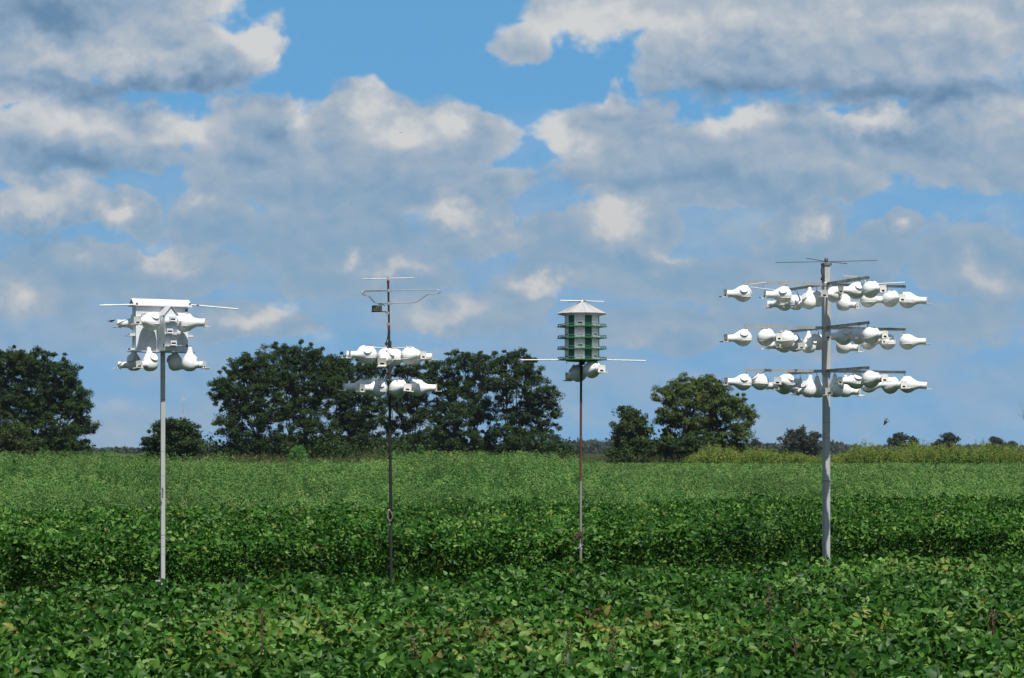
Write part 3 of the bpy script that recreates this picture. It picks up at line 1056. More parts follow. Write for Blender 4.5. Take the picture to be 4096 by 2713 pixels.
p.build('hub', M_BLACK, rack2)
p = MB()
for a, b_, dy in (((690, 915), (440, 893), .0), ((690, 915), (960, 893), .0), ((690, 915), (660, 930), -.55), ((690, 915), (730, 915), .5),
                  ((690, 1280), (370, 1265), .12), ((690, 1280), (560, 1268), -.38), ((690, 1280), (800, 1272), -.34), ((690, 1280), (1000, 1283), .08)):
    p.tube(p2(X2(a[0]), Y2(a[1])), p2(X2(b_[0]), Y2(b_[1]), dy), .0085, n=8)
p.build('arm', M_ALU, rack2)
p = MB()
for zx in (680, 698):
    p.tube(p2(X2(zx + 4), Y2(1500), -.025), p2(1567 + (zx - 690) / 4, 2050, -.025), .0055, n=6)
p.build('hoist_line', M_DARKPIPE, rack2)
rr = MB()
c0 = p2(1560, 2066, -.045)
for i in range(7):
    pts = []
    w0 = rnd.uniform(0, 6)
    for j in range(15):
        w_ = 2 * math.pi * j / 14
        pts.append(c0 + Vector((.040 * math.cos(w_) + .008 * math.sin(3 * w_ + w0), -.012 * i * .4 + .01 * math.sin(w_ * 2 + w0), (.075 + .012 * math.sin(w0)) * math.sin(w_) + .01 * math.cos(2 * w_ + w0))))
    rr.path(pts, .0085, n=6)
rr.build('rope_coil', M_ROPE, rack2)
p = MB()
p.box(tuple(p2(1556, 2045, -.035)), (.030, .03, .055))
p.box(tuple(p2(1558, 2094, -.040)), (.032, .03, .065))
p.build('cleat', M_ALU, rack2, bevel=0.003)

G2 = 'white gourds on the dark pipe rack'
for kind, zx, zy, dY, yaw, lab in (
        ('lying', 452, 985, -.05, -165, 'white gourd left of the dark pipe, upper row, neck left, round cap'),
        ('lying', 420, 985, .42, 160, 'gourd hidden behind the upper left gourd of the dark pipe, plate edge showing'),
        ('lying', 645, 1010, -.40, -97, 'white gourd facing the viewer in front of the dark pipe, upper row'),
        ('lying', 752, 1015, .34, 60, 'white gourd just behind the viewer facing one on the dark pipe, upper row'),
        ('lying', 915, 1000, -.16, -40, 'white gourd right of the dark pipe, upper row, slot turned to the viewer'),
        ('lying', 965, 1010, .32, -3, 'white gourd behind the upper right one of the dark pipe, neck pointing right'),
        ('lying', 395, 1362, .22, -170, 'white gourd at the left end of the dark pipe lower row, neck left'),
        ('lying', 562, 1378, -.28, -140, 'white gourd with open grey cap beside the dark pipe, lower row'),
        ('lying', 785, 1376, -.20, -58, 'white gourd right beside the dark pipe, lower row, slot facing viewer'),
        ('lying', 1010, 1372, .06, -4, 'white gourd at the right end of the dark pipe lower row, neck pointing right')):
    gourd(kind, at(X2(zx), Y2(zy), PY2 + dY), yaw, lab, G2, wire=.035, scale=.93, tilt=17 if 'facing the viewer in front' in lab else 0)

# ---------------------------------------------------------------- third: green and white twelve-sided house on a rusty pipe
PY3 = 37.0
X3 = lambda zx: 2050 + zx / 3.92
Y3 = lambda zy: 1160 + zy / 3.92
b3 = at(2324, 1800, PY3)
z3 = lambda ys: CAM_H + (HORIZON - ys) / F * PY3
pole3 = empty('house_pole', (b3.x, PY3, 0))
tag(pole3, 'thin round pole, black at the top and rusty red halfway, under the green birdhouse', 'pole')
p = MB()
p.tube((0, 0, z3(1572)), (.004, 0, z3(1450)), .0205, n=14)
p.build('upper_pipe', M_DARKPIPE, pole3)
p = MB()
p.tube((-.006, 0, z3(1925)), (0, 0, z3(1572)), .0205, n=14)
p.build('rusty_pipe', M_RUSTPIPE, pole3)
p = MB()
p.tube((-.004, 0, 0), (-.006, 0, z3(1925)), .0225, .021, n=14)
p.build('lower_pipe', M_GREYPIPE, pole3)
p = MB()
for i in range(5):
    pts = [Vector((.034 * math.cos(w_) - .006, .034 * math.sin(w_), z3(2128 + i * 4.5) + .008 * math.sin(w_ * 2 + i))) for w_ in [k * 2 * math.pi / 14 for k in range(15)]]
    p.path(pts, .013, n=6)
cl = p.build('cloth_tie', paint('brown_cloth', (0.085, 0.05, 0.042), (0.04, 0.022, 0.018), 0.95, scale=40, bump=0.5), pole3)
q = MB()
for a, b_ in (((-.02, -.03, z3(2132)), (-.155, -.05, z3(2152))), ((-.02, -.03, z3(2136)), (-.13, -.05, z3(2172)))):
    a, b_ = Vector(a), Vector(b_)
    m1 = a.lerp(b_, .5) + Vector((0, -.01, .015))
    q.path([a, m1, b_], .013, n=6, radii=[.015, .014, .006])
q.path([(.015, -.03, z3(2140)), (.012, -.032, z3(2165)), (.018, -.03, z3(2185))], .010, n=6)
q.path([(.03, -.01, z3(2128)), (.055, -.02, z3(2126))], .008, n=6)
q.build('loose_end', bpy.data.materials['brown_cloth'], cl)
p = MB()
p.lathe([(.0255, 0), (.027, .02), (.0255, .055), (.025, .10)], 14, Matrix.Translation((-.004, 0, z3(2198))))
p.path([(.03, -.02, z3(2178)), (-.02, -.035, z3(2188)), (-.075, -.03, z3(2195))], .008, n=6, radii=[.010, .009, .004])
p.build('foil_tape', M_FOIL, pole3)

cx3 = at(X3(1090), 1800, PY3)
h3 = at(X3(1090), Y3(1092), PY3)
mart = empty('round_birdhouse', (h3.x, PY3, h3.z))
tag(mart, 'four storey green and white birdhouse with pointed grey white roof on a rusty pole', 'bird house')
k3 = PY3 / F / 3.92
RB, RD = 272 * k3, 397 * k3


def ring(angs, r):
    """angles in degrees, 90 = towards the viewer, 0 = right"""
    return [(r * math.cos(R(a)), -r * math.sin(R(a))) for a in angs]


WHT, GRN = MB(), MB()
lvl = [0.0, 168 * k3, 340 * k3, 518 * k3, 690 * k3]
half_w = math.degrees(math.asin(165 / 2 / 272))   # half angle of a white wall
half_w = 17.6
corner = []
for k in range(6):
    mid = 40 + 60 * k
    corner += [mid - half_w, mid + half_w]
pts12 = ring(corner, RB)
TOPZ = lvl[4]
M_WALLW = paint('white_wall_panel', (0.86, 0.88, 0.87), (0.80, 0.82, 0.81), 0.45, scale=10, lo=0.4, hi=0.85)
for k in range(12):
    a, b_ = pts12[k], pts12[(k + 1) % 12]
    tgt = WHT if k % 2 == 0 else GRN
    tgt.add([(a[0], a[1], 0), (b_[0], b_[1], 0), (b_[0], b_[1], TOPZ), (a[0], a[1], TOPZ)], [(3, 2, 1, 0)])
WHT.build('white_wall', M_WALLW, mart, smooth=False)
GRN.build('green_wall', M_GREEN, mart, smooth=False)
p = MB()
Rr = 388 * k3
pr = ring([corner[k] for k in range(12)], Rr)
zr0, zr1 = 718 * k3, 902 * k3
apex = ring([corner[k] for k in range(12)], 26 * k3)
vs = [(x, y, zr0) for x, y in pr] + [(x, y, zr1) for x, y in apex] + [(x * .99, y * .99, zr0 - .010) for x, y in pr] + [(x * .66, y * .66, zr0 - .042) for x, y in pr]
fs = []
for k in range(12):
    j = (k + 1) % 12
    fs += [(k, 12 + k, 12 + j, j), (24 + k, k, j, 24 + j), (36 + k, 24 + k, 24 + j, 36 + j)]
fs.append(tuple(range(23, 11, -1)))
p.add(vs, fs)
M_RF = paint('grey_white_roof', (0.47, 0.46, 0.46), (0.38, 0.37, 0.37), 0.45, 0.15, scale=14)
rf3 = p.build('roof', M_RF, mart, smooth=False)
q = MB()
for k in range(12):
    a = Vector((pr[k][0], pr[k][1], zr0))
    b_ = Vector((apex[k][0], apex[k][1], zr1))
    q.tube(a, b_, .0045, n=6)
q.lathe([(.045, 0), (.045, .012), (.028, .030), (.022, .046), (0, .05)], 14, Matrix.Translation((0, 0, zr1 - .012)))
q.build('roof_rib', paint('roof_rib_metal', (0.45, 0.44, 0.43), (0.30, 0.29, 0.28), 0.5, 0.2), rf3)
p = MB()
zc = zr1 + .018
p.tube((-345 * k3, -.06, zc + .004), (-20 * k3, -.02, zc + .0), .008, n=8)
p.tube((60 * k3, -.02, zc - .004), (345 * k3, -.10, zc - .018), .008, n=8)
p.build('white_perch', M_ROD, mart)
p = MB()
for a, b_ in (((-222, -.5, -.05), (215, .4, .0)), ((-110, .3, .02), (150, -.35, -.045))):
    p.path([(a[0] * k3, a[1] * .6, zc + a[2] * .7), (0, 0, zc - .004), (b_[0] * k3, b_[1] * .6, zc + b_[2] * .7)], .006, n=6)
p.build('wire_perch', bpy.data.materials['dark_wire'], mart)
# decks with rails
hexa = [10 + 60 * k for k in range(6)]
for li in range(4):
    z = lvl[li]
    dk = MB()
    P6 = ring(hexa, RD)
    P6i = ring(hexa, RD * .97)
    Q6 = ring(hexa, RB * .93)
    n6 = 6
    vs = ([(x, y, z + .004) for x, y in P6] + [(x, y, z - .012) for x, y in P6] + [(x, y, z - .002) for x, y in P6i]
          + [(x, y, z - .002) for x, y in Q6] + [(x, y, z - .020) for x, y in Q6])
    fs = []
    for k in range(6):
        j = (k + 1) % 6
        fs += [(6 + k, k, j, 6 + j), (k, 12 + k, 12 + j, j), (24 + k, 6 + k, 6 + j, 24 + j)]
    dk.add(vs, fs)
    fl = MB()
    fl.add(vs, [(12 + k, 18 + k, 18 + (k + 1) % 6, 12 + (k + 1) % 6) for k in range(6)])
    if li == 0:
        dk.prism(list(reversed(ring(hexa, RB * .9))), z - .035, z - .018)
    d_ = dk.build('deck', M_DECK, mart, smooth=False)
    fl.build('deck_floor', M_ROOFW, d_, smooth=False)
    rl = MB()
    P7 = ring(hexa, RD * .985)
    for k in range(6):
        a, b_ = Vector((*P7[k], 0)), Vector((*P7[(k + 1) % 6], 0))
        rl.tube(a.lerp(b_, .06) + Vector((0, 0, z + .034)), a.lerp(b_, .94) + Vector((0, 0, z + .034)), .0045, n=6)
        for f in (.08, .38, .66, .92):
            c = a.lerp(b_, f)
            rl.tube(c + Vector((0, 0, z)), c + Vector((0, 0, z + .034)), .0045, n=6)
    rl.build('rail', M_DECK, d_)
    tr = MB()
    for k in range(6):
        md = 40 + 60 * k
        m_ = Matrix.Translation((*ring([md], RB * 1.13)[0], z + .008)) @ Matrix.Rotation(R(-md + 90) * 1.0, 4, 'Z')
        tr.box((0, 0, 0), (.085, .05, .014), m_)
    tr.build('white_step', M_ROD, d_)
# slots, doors and plugs, alternating from storey to storey
M_LINE = paint('panel_line', (0.30, 0.32, 0.31), None, 0.7)
for li in range(4):
    for k in range(6):
        md = 40 + 60 * k
        rin = RB * math.cos(R(half_w))
        m_ = Matrix.Translation((*ring([md], rin)[0], lvl[li])) @ Matrix.Rotation(R(90 - md), 4, 'Z')
        ho = MB()
        if (li + k) % 2 == 0:
            ho.box((.008, -.001, .050), (.070, .006, .019), m_)
            ho.build('entrance_slot', M_HOLE, mart)
            dr = MB()
            for c_, s_ in (((.008, -.002, .098), (.128, .004, .002)), ((-.056, -.002, .069), (.002, .004, .058)), ((.072, -.002, .069), (.002, .004, .058))):
                dr.box(c_, s_, m_)
            dr.build('door_outline', M_LINE, mart)
        else:
            pl = [(.037 * math.cos(t_ * math.pi / 12), -.002, .078 + .037 * math.sin(t_ * math.pi / 12)) for t_ in range(25)]
            ho.path(pl, .0016, n=4, M=m_)
            ho.build('plug_ring', M_LINE, mart)
        rv = MB()
        for s in (-.056, .058):
            rv.box((s, -.001, .152), (.010, .006, .010), m_)
        rv.build('wall_clip', M_BLACK, mart)
for a, b in (((-965 * k3, -.04, -.008), (-370 * k3, -.03, -.004)), ((360 * k3, -.06, -.008), (993 * k3, -.10, -.024))):
    MB().tube(a, b, .0095, n=8).build('bottom_perch', M_ROD, mart)
p = MB()
p.tube((0, 0, -.09), (0, 0, -.02), .042, .06, n=12)
p.path([(-.27, -.1, -.03), (-.262, -.1, -.05), (-.256, -.1, -.08)], .004, n=6)
p.path([(475 * k3, -.07, -.01), (480 * k3, -.07, .02)], .004, n=6)
p.build('underside_bracket', M_BLACK, mart)
G3 = 'white gourds under the green birdhouse'
gourd('lying', at(X3(1035), Y3(1308), PY3 + .16), 116, 'shaded grey gourd hanging left under the green birdhouse, cap on its left side', G3, wire=.12, scale=.98, tilt=8)
gourd('lying', at(X3(1240), Y3(1252), PY3 - .16), -62, 'white gourd hanging right under the green birdhouse, slot facing the viewer', G3, wire=.05, scale=.95)
# ---------------------------------------------------------------- ground
M_SOIL, t, b = new_mat('soil')
pos = t.node('ShaderNodeNewGeometry').outputs['Position']
n = t.noise(pos, 1.4, 8, 0.65)
t.put(b.inputs['Base Color'], t.ramp(n, [(0.3, (0.014, 0.026, 0.006)), (0.55, (0.026, 0.046, 0.011)), (0.75, (0.044, 0.060, 0.018))]))
b.inputs['Roughness'].default_value = 1.0
b.inputs['Specular IOR Level'].default_value = 0.03
g = MB()
NS = 24
for i in range(NS):
    for j in range(NS):
        x0, x1 = -7000 + 14000 * i / NS, -7000 + 14000 * (i + 1) / NS
        y0, y1 = -3000 + 14000 * j / NS, -3000 + 14000 * (j + 1) / NS
        g.add([(x0, y0, 0), (x1, y0, 0), (x1, y1, 0), (x0, y1, 0)], [(0, 1, 2, 3)])
tag(g.build('ground', M_SOIL, smooth=False), kind='structure')

SLOPE = 0.54                          # rows run askew to the line of sight
edge1 = lambda x: 35.1 + SLOPE * x    # far edge of the near bed
edge2 = lambda x: 39.6 + SLOPE * x    # near edge of the second bed
edge3 = lambda x: 59.0 + SLOPE * x    # where the weeds take over
SUNV = np.array(SUN)

SOY = [(0.0, (0.007, 0.038, 0.003)), (0.3, (0.024, 0.086, 0.007)), (0.60, (0.068, 0.156, 0.021)), (0.84, (0.138, 0.246, 0.056)),
       (0.92, (0.138, 0.175, 0.034)), (0.98, (0.175, 0.170, 0.032)), (1.0, (0.13, 0.112, 0.028))]
M_SOY = leaf_mat('soybean_leaf', SOY, 0.46, 0.20, 0.20, patch=(0.6, (1, 0.6, 0.3), 0.75, 1.2), tcol=(0.035, 0.16, 0.004))
M_SOY2 = leaf_mat('soybean_leaf_far', SOY, 0.46, 0.15, 0.18, patch=(0.25, (1, 0.6, 0.3), 0.8, 1.2), tcol=(0.035, 0.16, 0.004))

LEAF8 = [(0, 0, 0), (.27, .29, .06), (.33, 0, -.02), (.27, -.29, .06), (.62, .20, .03), (.68, 0, -.06), (.62, -.20, .03), (1.06, 0, -.16)]
LEAF8F = [(0, 2, 1), (0, 3, 2), (1, 2, 5, 4), (2, 3, 6, 5), (4, 5, 7), (5, 6, 7)]
LEAF4 = [(0, 0, 0), (.42, .30, .05), (1, 0, -.08), (.42, -.30, .05)]
LEAF4F = [(0, 2, 1), (0, 3, 2)]


def canopy(x, y, base, amp, seed):
    u, v = x * .88 - y * .47, x * .47 + y * .88       # across and along the rows
    h = base + amp * (.55 * vnoise(x * 2.6, y * 2.6, seed) + .45 * vnoise(x * 1.1, y * 1.1, seed + 1) + .5 * vnoise(x * .25, y * .25, seed + 2))
    return h


def soy(x, y, z, L, template, faces, varbias):
    n = len(x)
    heads, poss, nrms, sizes, vars_ = [], [], [], [], []
    yaw0 = rng.uniform(0, 2 * np.pi, n)
    base_tilt = unit(SUNV[None, :] * .5 + np.array([0, -.12, .1]) + rng.normal(0, .55, (n, 3)))
    var0 = np.clip(rng.beta(1.0, 1.9, n) * .92 + varbias, 0, 1)
    stress = rng.random(n) < .012
    var0[stress] = rng.uniform(.88, 1.0, stress.sum())
    for k in (-1, 0, 1):
        yaw = yaw0 + k * 1.25 + rng.normal(0, .15, n)
        h = np.stack([np.cos(yaw), np.sin(yaw), rng.uniform(-.75, .95, n)], 1)
        p = np.stack([x, y, z], 1) + h * (L * (.28 if k else .42))[:, None]
        heads.append(h)
        poss.append(p)
        nrms.append(unit(base_tilt + rng.normal(0, .38, (n, 3))))
        s = L * rng.uniform(.85, 1.12, n)
        sizes.append(np.stack([s, s * rng.uniform(.95, 1.25, n), s * rng.uniform(.4, 1.9, n)], 1))
        vars_.append(np.clip(var0 + rng.normal(0, .05, n), 0, 1))
    pos, X, nr = np.concatenate(poss), np.concatenate(heads), np.concatenate(nrms)
    X, Yv, Z = frames(nr, X)
    V, tot, loops, nf = stamp(template, faces, pos, X, Yv, Z, np.concatenate(sizes))
    return V, tot, loops, np.repeat(np.concatenate(vars_), nf)


def scatter(y0, y1, margin, dens, inside):
    """random spots over the strip of field the camera's surroundings can see"""
    half = lambda y: y * 2048 / F * margin + 1.2
    area = (y1 - y0) * 2 * half(y1)
    n = int(area * dens)
    y = rng.uniform(y0, y1, n)
    x = rng.uniform(-1, 1, n) * half(y1)
    ok = (np.abs(x) < half(y)) & inside(x, y)
    return x[ok], y[ok]


def bushy(y0, y1, margin, per_m2, per_plant, inside):
    """leaf spots gathered into plants: x, y and how far each lies below its plant's top"""
    px, py = scatter(y0, y1, margin, per_m2, inside)
    n = len(px)
    r = .24 * rng.random((n, per_plant)) ** .6 * rng.uniform(.7, 1.25, (n, 1))
    a = rng.uniform(0, 2 * np.pi, (n, per_plant))
    hp = rng.normal(0, .045, (n, 1))
    drop = (r / .26) ** 2 * .24 - hp
    return (px[:, None] + r * np.cos(a)).ravel(), (py[:, None] + r * np.sin(a)).ravel(), drop.ravel()


def olive(x, y, seed):
    """yellowing, weedier spots in the crop"""
    return np.clip(vnoise(x * .35, y * .22, seed) * .8 + vnoise(x * 1.1, y * .8, seed + 1) * .5 - .35, 0, 1) * .55


parts = []
for y0, y1, dens, tmpl, fc in ((14.5, 26, 15, LEAF8, LEAF8F), (26, 44, 12.5, LEAF8, LEAF8F)):
    x, y, dr = bushy(y0, y1, 1.22, dens, 18, lambda x, y: y < edge1(x) + .25 * vnoise(x * 1.3, y * 0, 5))
    dep = np.where(rng.random(len(x)) < .55, rng.uniform(0, .20, len(x)), rng.uniform(.15, .6, len(x)))
    ed = np.clip((edge1(x) - y) / .35, 0, 1)
    z = canopy(x, y, .85, .15, 3) * (.70 + .30 * ed) - dep - dr
    band = np.exp(-((y - 23.2 - .2 * x) / 2.2) ** 2) * .22
    parts.append(soy(x, y, np.maximum(z, .06), rng.uniform(.064, .116, len(x)), tmpl, fc, olive(x, y, 21) + band * rng.random(len(x))))
V, T, L, A = join_np(parts)
tag(np_object('soybean_bed', V, T, L, M_SOY, A, smooth=True), kind='stuff')
NEAR_CANOPY = 3

parts = []
for y0, y1, dens, tmpl, fc in ((36, 50, 13, LEAF4, LEAF4F), (50, 72, 9, LEAF4, LEAF4F)):
    x, y, dr = bushy(y0, y1, 1.15, dens, 14, lambda x, y: (y > edge2(x) + .3 * vnoise(x * 1.1, y * 0, 8)) & (y < edge3(x) + 4))
    n = len(x)
    dep = np.where(rng.random(n) < .65, rng.uniform(0, .22, n), rng.uniform(.18, .85, n))
    zc_ = canopy(x, y, 1.22, .16, 31)
    back = edge2(x) + .35 * vnoise(x * 1.3, x * .4, 9) + np.maximum(dep + dr - .14, 0) * 2.6           # undercut shaped so the overhanging top leaves shade the bare foot
    keep = y > back
    x, y, z, n = x[keep], y[keep], (zc_ - dep - dr)[keep], int(keep.sum())
    parts.append(soy(x, y, np.maximum(z, .05), rng.uniform(.080, .125, n) * (1 if y0 < 60 else 1.15), tmpl, fc, olive(x, y, 41) * .6))
# leaves down the face of the bed, beside the grassy gap
n = 400
x = rng.uniform(-13, 15, n)
y = edge2(x) + .9 + np.abs(rng.normal(0, .5, n))
parts.append(soy(x, y, rng.uniform(.05, .75, n), rng.uniform(.08, .125, n), LEAF4, LEAF4F, np.zeros(n)))
V, T, L, A = join_np(parts)
tag(np_object('soybean_rows', V, T, L, M_SOY2, A), kind='stuff')

# ---------------------------------------------------------------- grass in the gap
BLADE = [(0, -.5, 0), (0, .5, 0), (1, 0, .12)]
x, y = scatter(28, 54, 1.15, 420, lambda x, y: (y > edge1(x) - .3) & (y < edge2(x) + .6))
n = len(x)
yaw = rng.uniform(0, 2 * np.pi, n)
h = np.stack([np.cos(yaw) * .6, np.sin(yaw) * .6, np.ones(n)], 1)
X, Yv, Z = frames(np.stack([np.cos(yaw + 1.57), np.sin(yaw + 1.57), np.zeros(n)], 1), h)
V, T, L, nf = stamp(BLADE, [(0, 1, 2)], np.stack([x, y, np.zeros(n)], 1), X, Yv, Z, np.stack([rng.uniform(.10, .34, n), np.full(n, .028), np.full(n, .1)], 1))
M_GRASS = leaf_mat('grass_blade', [(0, (0.04, 0.08, 0.02)), (.7, (0.07, 0.12, 0.03)), (1, (0.13, 0.13, 0.05))], .6, .25, .25)
tag(np_object('grass', V, T, L, M_GRASS, rng.random(n)), kind='stuff')

# ---------------------------------------------------------------- lacy weeds over the far part of the field
WEED = [(0.0, (0.020, 0.076, 0.011)), (0.35, (0.052, 0.145, 0.026)), (0.7, (0.104, 0.218, 0.052)), (0.92, (0.150, 0.250, 0.064)), (1.0, (0.25, 0.21, 0.07))]
M_WEED = leaf_mat('weed_leaf', WEED, 0.55, 0.25, 0.3, patch=(0.14, (1, 0.5, 0.4), 0.55, 1.4), tcol=(0.07, 0.20, 0.010))
NARROW = [(0, 0, 0), (.45, .16, .03), (1, 0, -.05), (.45, -.16, .03)]


def weed_leaves(x, y, ztop, zlow, nl, size, rad, upness=.55, nar=NARROW, tipglow=0.0):
    """nl leaves round every stalk, wide below and narrow at the tip"""
    n = len(x)
    f = rng.random((n, nl)) ** .62
    z = zlow + (ztop - zlow)[:, None] * f
    yaw = rng.uniform(0, 2 * np.pi, (n, nl))
    r = rad[:, None] * (1.12 - f) * rng.random((n, nl)) ** .6
    px, py = x[:, None] + np.cos(yaw) * r, y[:, None] + np.sin(yaw) * r
    pos = np.stack([px, py, z], 2).reshape(-1, 3)
    yaw = yaw.ravel() + rng.normal(0, .5, n * nl)
    up = upness + rng.normal(0, .35, n * nl)
    h = np.stack([np.cos(yaw), np.sin(yaw), up], 1)
    out = np.stack([np.cos(yaw), np.sin(yaw), .9 * (f.ravel() - .25)], 1)
    nr = unit(out * .75 + rng.normal(0, .24, (n * nl, 3)) + np.array([0, 0, .35]) + SUNV[None, :] * .15)
    X, Yv, Z = frames(nr, h)
    s = (size[:, None] * (1.15 - .55 * f)).ravel() * rng.uniform(.7, 1.3, n * nl)
    V, T, L, nf = stamp(nar, LEAF4F, pos, X, Yv, Z, s)
    var = np.clip(np.repeat(rng.beta(1.0, 1.2, n), nl) * .84 + rng.normal(.05, .04, n * nl), 0, 1)
    var = np.clip(var + tipglow * (f.ravel() - .55), 0, .93)      # paler young tips; bright tips and shaded bases put into the leaf colour
    odd = rng.random(n * nl) < .008
    var[odd] = rng.uniform(.93, 1, odd.sum())
    return V, T, L, np.repeat(var, nf)


parts = []
for y0, y1, dens, nl, sz, rad in ((52, 95, 1.9, 64, .125, .36), (95, 135, 1.05, 60, .17, .52), (135, 190, .62, 56, .23, .74), (190, 292, .46, 38, .30, .85)):
    x, y = scatter(y0, y1, 1.12, dens, lambda x, y: y > edge3(x) + 6 * vnoise(x * .22, y * .08, 61) + 3 * vnoise(x * .9, y * .3, 62) - 1)
    n = len(x)
    tall = .5 * vnoise(x * .05, y * .03, 63) + .9 * vnoise(x * .4, y * .2, 64)
    u_ = x / y                                           # the weeds stand taller on the left and before the dark trees
    left = np.clip((-u_ - .135) / .05, 0, 1) + np.clip((u_ + .065) / .03, 0, 1) * np.clip((.035 - u_) / .03, 0, 1) * 1.15 + .3
    left *= np.clip((y - 92) / 30, 0, 1) * np.clip((250 - y) / 40, 0, 1) * (.75 + .5 * vnoise(x * .3, y * .12, 65))
    zt_ = 1.02 + .34 * tall + .60 * rng.random(n) ** 2.0 + 1.25 * left * (.5 + .5 * rng.random(n))
    zt_ += np.where(rng.random(n) < .16, .75 * rng.random(n), 0) * np.clip((y - 80) / 40, 0, 1)
    zt_ = np.minimum(zt_, 1.02 + .12 * vnoise(x * .3, y * .2, 66) + 2 * np.clip((225 - y) / 25, 0, 1))
    zt_ = np.minimum(zt_, 1.15 + .45 * rng.random(n) ** 2 + 2 * np.clip((.045 - u_) / .02, 0, 1))
    zt_ = np.clip(zt_, .6, 2.6)
    parts.append(weed_leaves(x, y, zt_, .42, nl, np.full(n, sz), np.full(n, rad), .95, NARROW, .85))
# broad soybean leaves between them
for y0, y1, dens, L0 in ((60, 130, 6, .16), (130, 292, 1.8, .32)):
    x, y = scatter(y0, y1, 1.1, dens, lambda x, y: y > edge3(x))
    n = len(x)
    parts.append(soy(x, y, .80 + .10 * vnoise(x * .5, y * .3, 71) - rng.uniform(0, .25, n), rng.uniform(.8, 1.2, n) * L0, LEAF4, LEAF4F, np.full(n, -.08)))
V, T, L, A = join_np(parts)
tag(np_object('field_weeds', V, T, L, M_WEED, A), kind='stuff')

# ---------------------------------------------------------------- seedy grass along the far edge, yellow-green thicket on the right
M_MARGIN = leaf_mat('dry_grass', [(0, (0.054, 0.095, 0.024)), (.5, (0.095, 0.111, 0.035)), (.8, (0.142, 0.111, 0.051)), (1, (0.149, 0.084, 0.049))], .7, .2, .25)
x, y = scatter(288, 300, 1.1, 3.4, lambda x, y: y > 0)
n = len(x)
zt_ = 1.65 + .45 * vnoise(x * .12, y * .1, 81) + .7 * rng.random(n) ** 2
parts = [weed_leaves(x, y, zt_, .3, 14, np.full(n, .34), np.full(n, .3), 1.3, [(0, 0, 0), (.5, .09, .02), (1, 0, -.04), (.5, -.09, .02)])]
V, T, L, A = join_np(parts)
tag(np_object('margin_grass', V, T, L, M_MARGIN, A), kind='stuff')

M_THICKET = leaf_mat('thicket_leaf', [(0, (0.062, 0.140, 0.015)), (.4, (0.132, 0.220, 0.026)), (.8, (0.205, 0.240, 0.042)), (1, (0.21, 0.18, 0.055))], .6, .22, .3)
Yt = 284.0
xa = (1590 * KD - 2048) / F * Yt
xb = (2420 * KD - 2048) / F * Yt
n = 3600
x = rng.uniform(xa, xb, n)
y = Yt + rng.uniform(-2.0, 7, n)
xd = (x / Yt * F + 2048) / KD
top = np.interp(xd, [1590, 1640, 1690, 1730, 1800, 1840, 1900, 1950, 1975, 2000, 2060, 2085, 2110, 2160, 2260, 2367, 2430],
                [1052, 1026, 1024, 1034, 1036, 1044, 1056, 1052, 1030, 1018, 1026, 1040, 1022, 1018, 1014, 1026, 1032])
zt_ = CAM_H + (HORIZON - top * KD) / F * Yt
zt_ = zt_ * (.84 + .20 * vnoise(x * .55, y * .4, 91)) * rng.uniform(.45, 1.12, n)
keep = rng.random(n) < np.clip((zt_ - .9) / .8, .15, 1)
x, y, zt_ = x[keep], y[keep], np.maximum(zt_[keep], 1.0)
V, T, L, A = weed_leaves(x, y, zt_, .25, 34, np.full(len(x), .30), np.full(len(x), .30), 1.3, [(0, 0, 0), (.45, .2, .03), (1, 0, -.05), (.45, -.2, .03)], .5)
tag(np_object('weed_thicket', V, T, L, M_THICKET, A), kind='stuff')

# ---------------------------------------------------------------- single weeds one can point at
M_STEM = paint('weed_stem', (0.06, 0.10, 0.025), (0.09, 0.08, 0.03), 0.8)
M_DEAD = paint('dead_stem', (0.085, 0.045, 0.024), (0.035, 0.018, 0.012), 0.9, scale=18)
M_SEED = paint('seed_head', (0.085, 0.088, 0.026), (0.042, 0.048, 0.014), 0.9, scale=60, bump=0.6)


def tall_weed(xd, yd, Y, label, lean=0.0, rad=.36, size=.24):
    top = atd(xd, yd, Y)
    w = empty('tall_weed', (top.x - lean, Y, 0))
    tag(w, label, 'weed', 'tall weeds standing above the field')
    s = MB()
    s.path([(0, 0, 0), (lean * .4, 0, top.z * .55), (lean, 0, top.z * .97)], .02, n=6, radii=[.022, .015, .006])
    nb = 16
    f = rng.random((nb, 26))
    P_, H_ = [], []
    for i in range(nb):
        fz = .58 + .40 * (i + rnd.random()) / nb
        a = rnd.uniform(0, 2 * math.pi)
        ln = rad * (1.12 - fz) * 2.6 * rnd.uniform(.5, 1.1)
        o = np.array([lean * fz, 0, top.z * fz])
        e = o + np.array([math.cos(a) * ln, math.sin(a) * ln, ln * rnd.uniform(.5, 1.0)])
        s.path([tuple(o), tuple(e)], .006, n=5, radii=[.008, .003])
        tt = f[i][:, None]
        P_.append(o * (1 - tt) + e * tt + rng.normal(0, .035, (26, 3)))
        H_.append(np.tile(e - o, (26, 1)) / max(ln, .05) + rng.normal(0, .7, (26, 3)))
    P_.append(np.stack([np.full(50, lean) + rng.normal(0, .04, 50), rng.normal(0, .04, 50), top.z * rng.uniform(.86, 1.0, 50)], 1))
    H_.append(rng.normal(0, .5, (50, 3)) + np.array([0, 0, 1]))
    P_, H_ = np.concatenate(P_), np.concatenate(H_)
    nr = unit(SUNV[None, :] * .5 + rng.normal(0, .5, P_.shape))
    X, Yv, Z = frames(nr, H_)
    V, T, L, nf = stamp(NARROW, LEAF4F, P_, X, Yv, Z, size * rng.uniform(.7, 1.3, len(P_)))
    s.build('stem', M_STEM, w)
    np_object('foliage', V, T, L, M_WEED, np.repeat(np.clip(rng.normal(.36, .18, len(P_)), 0, .93), nf), w)


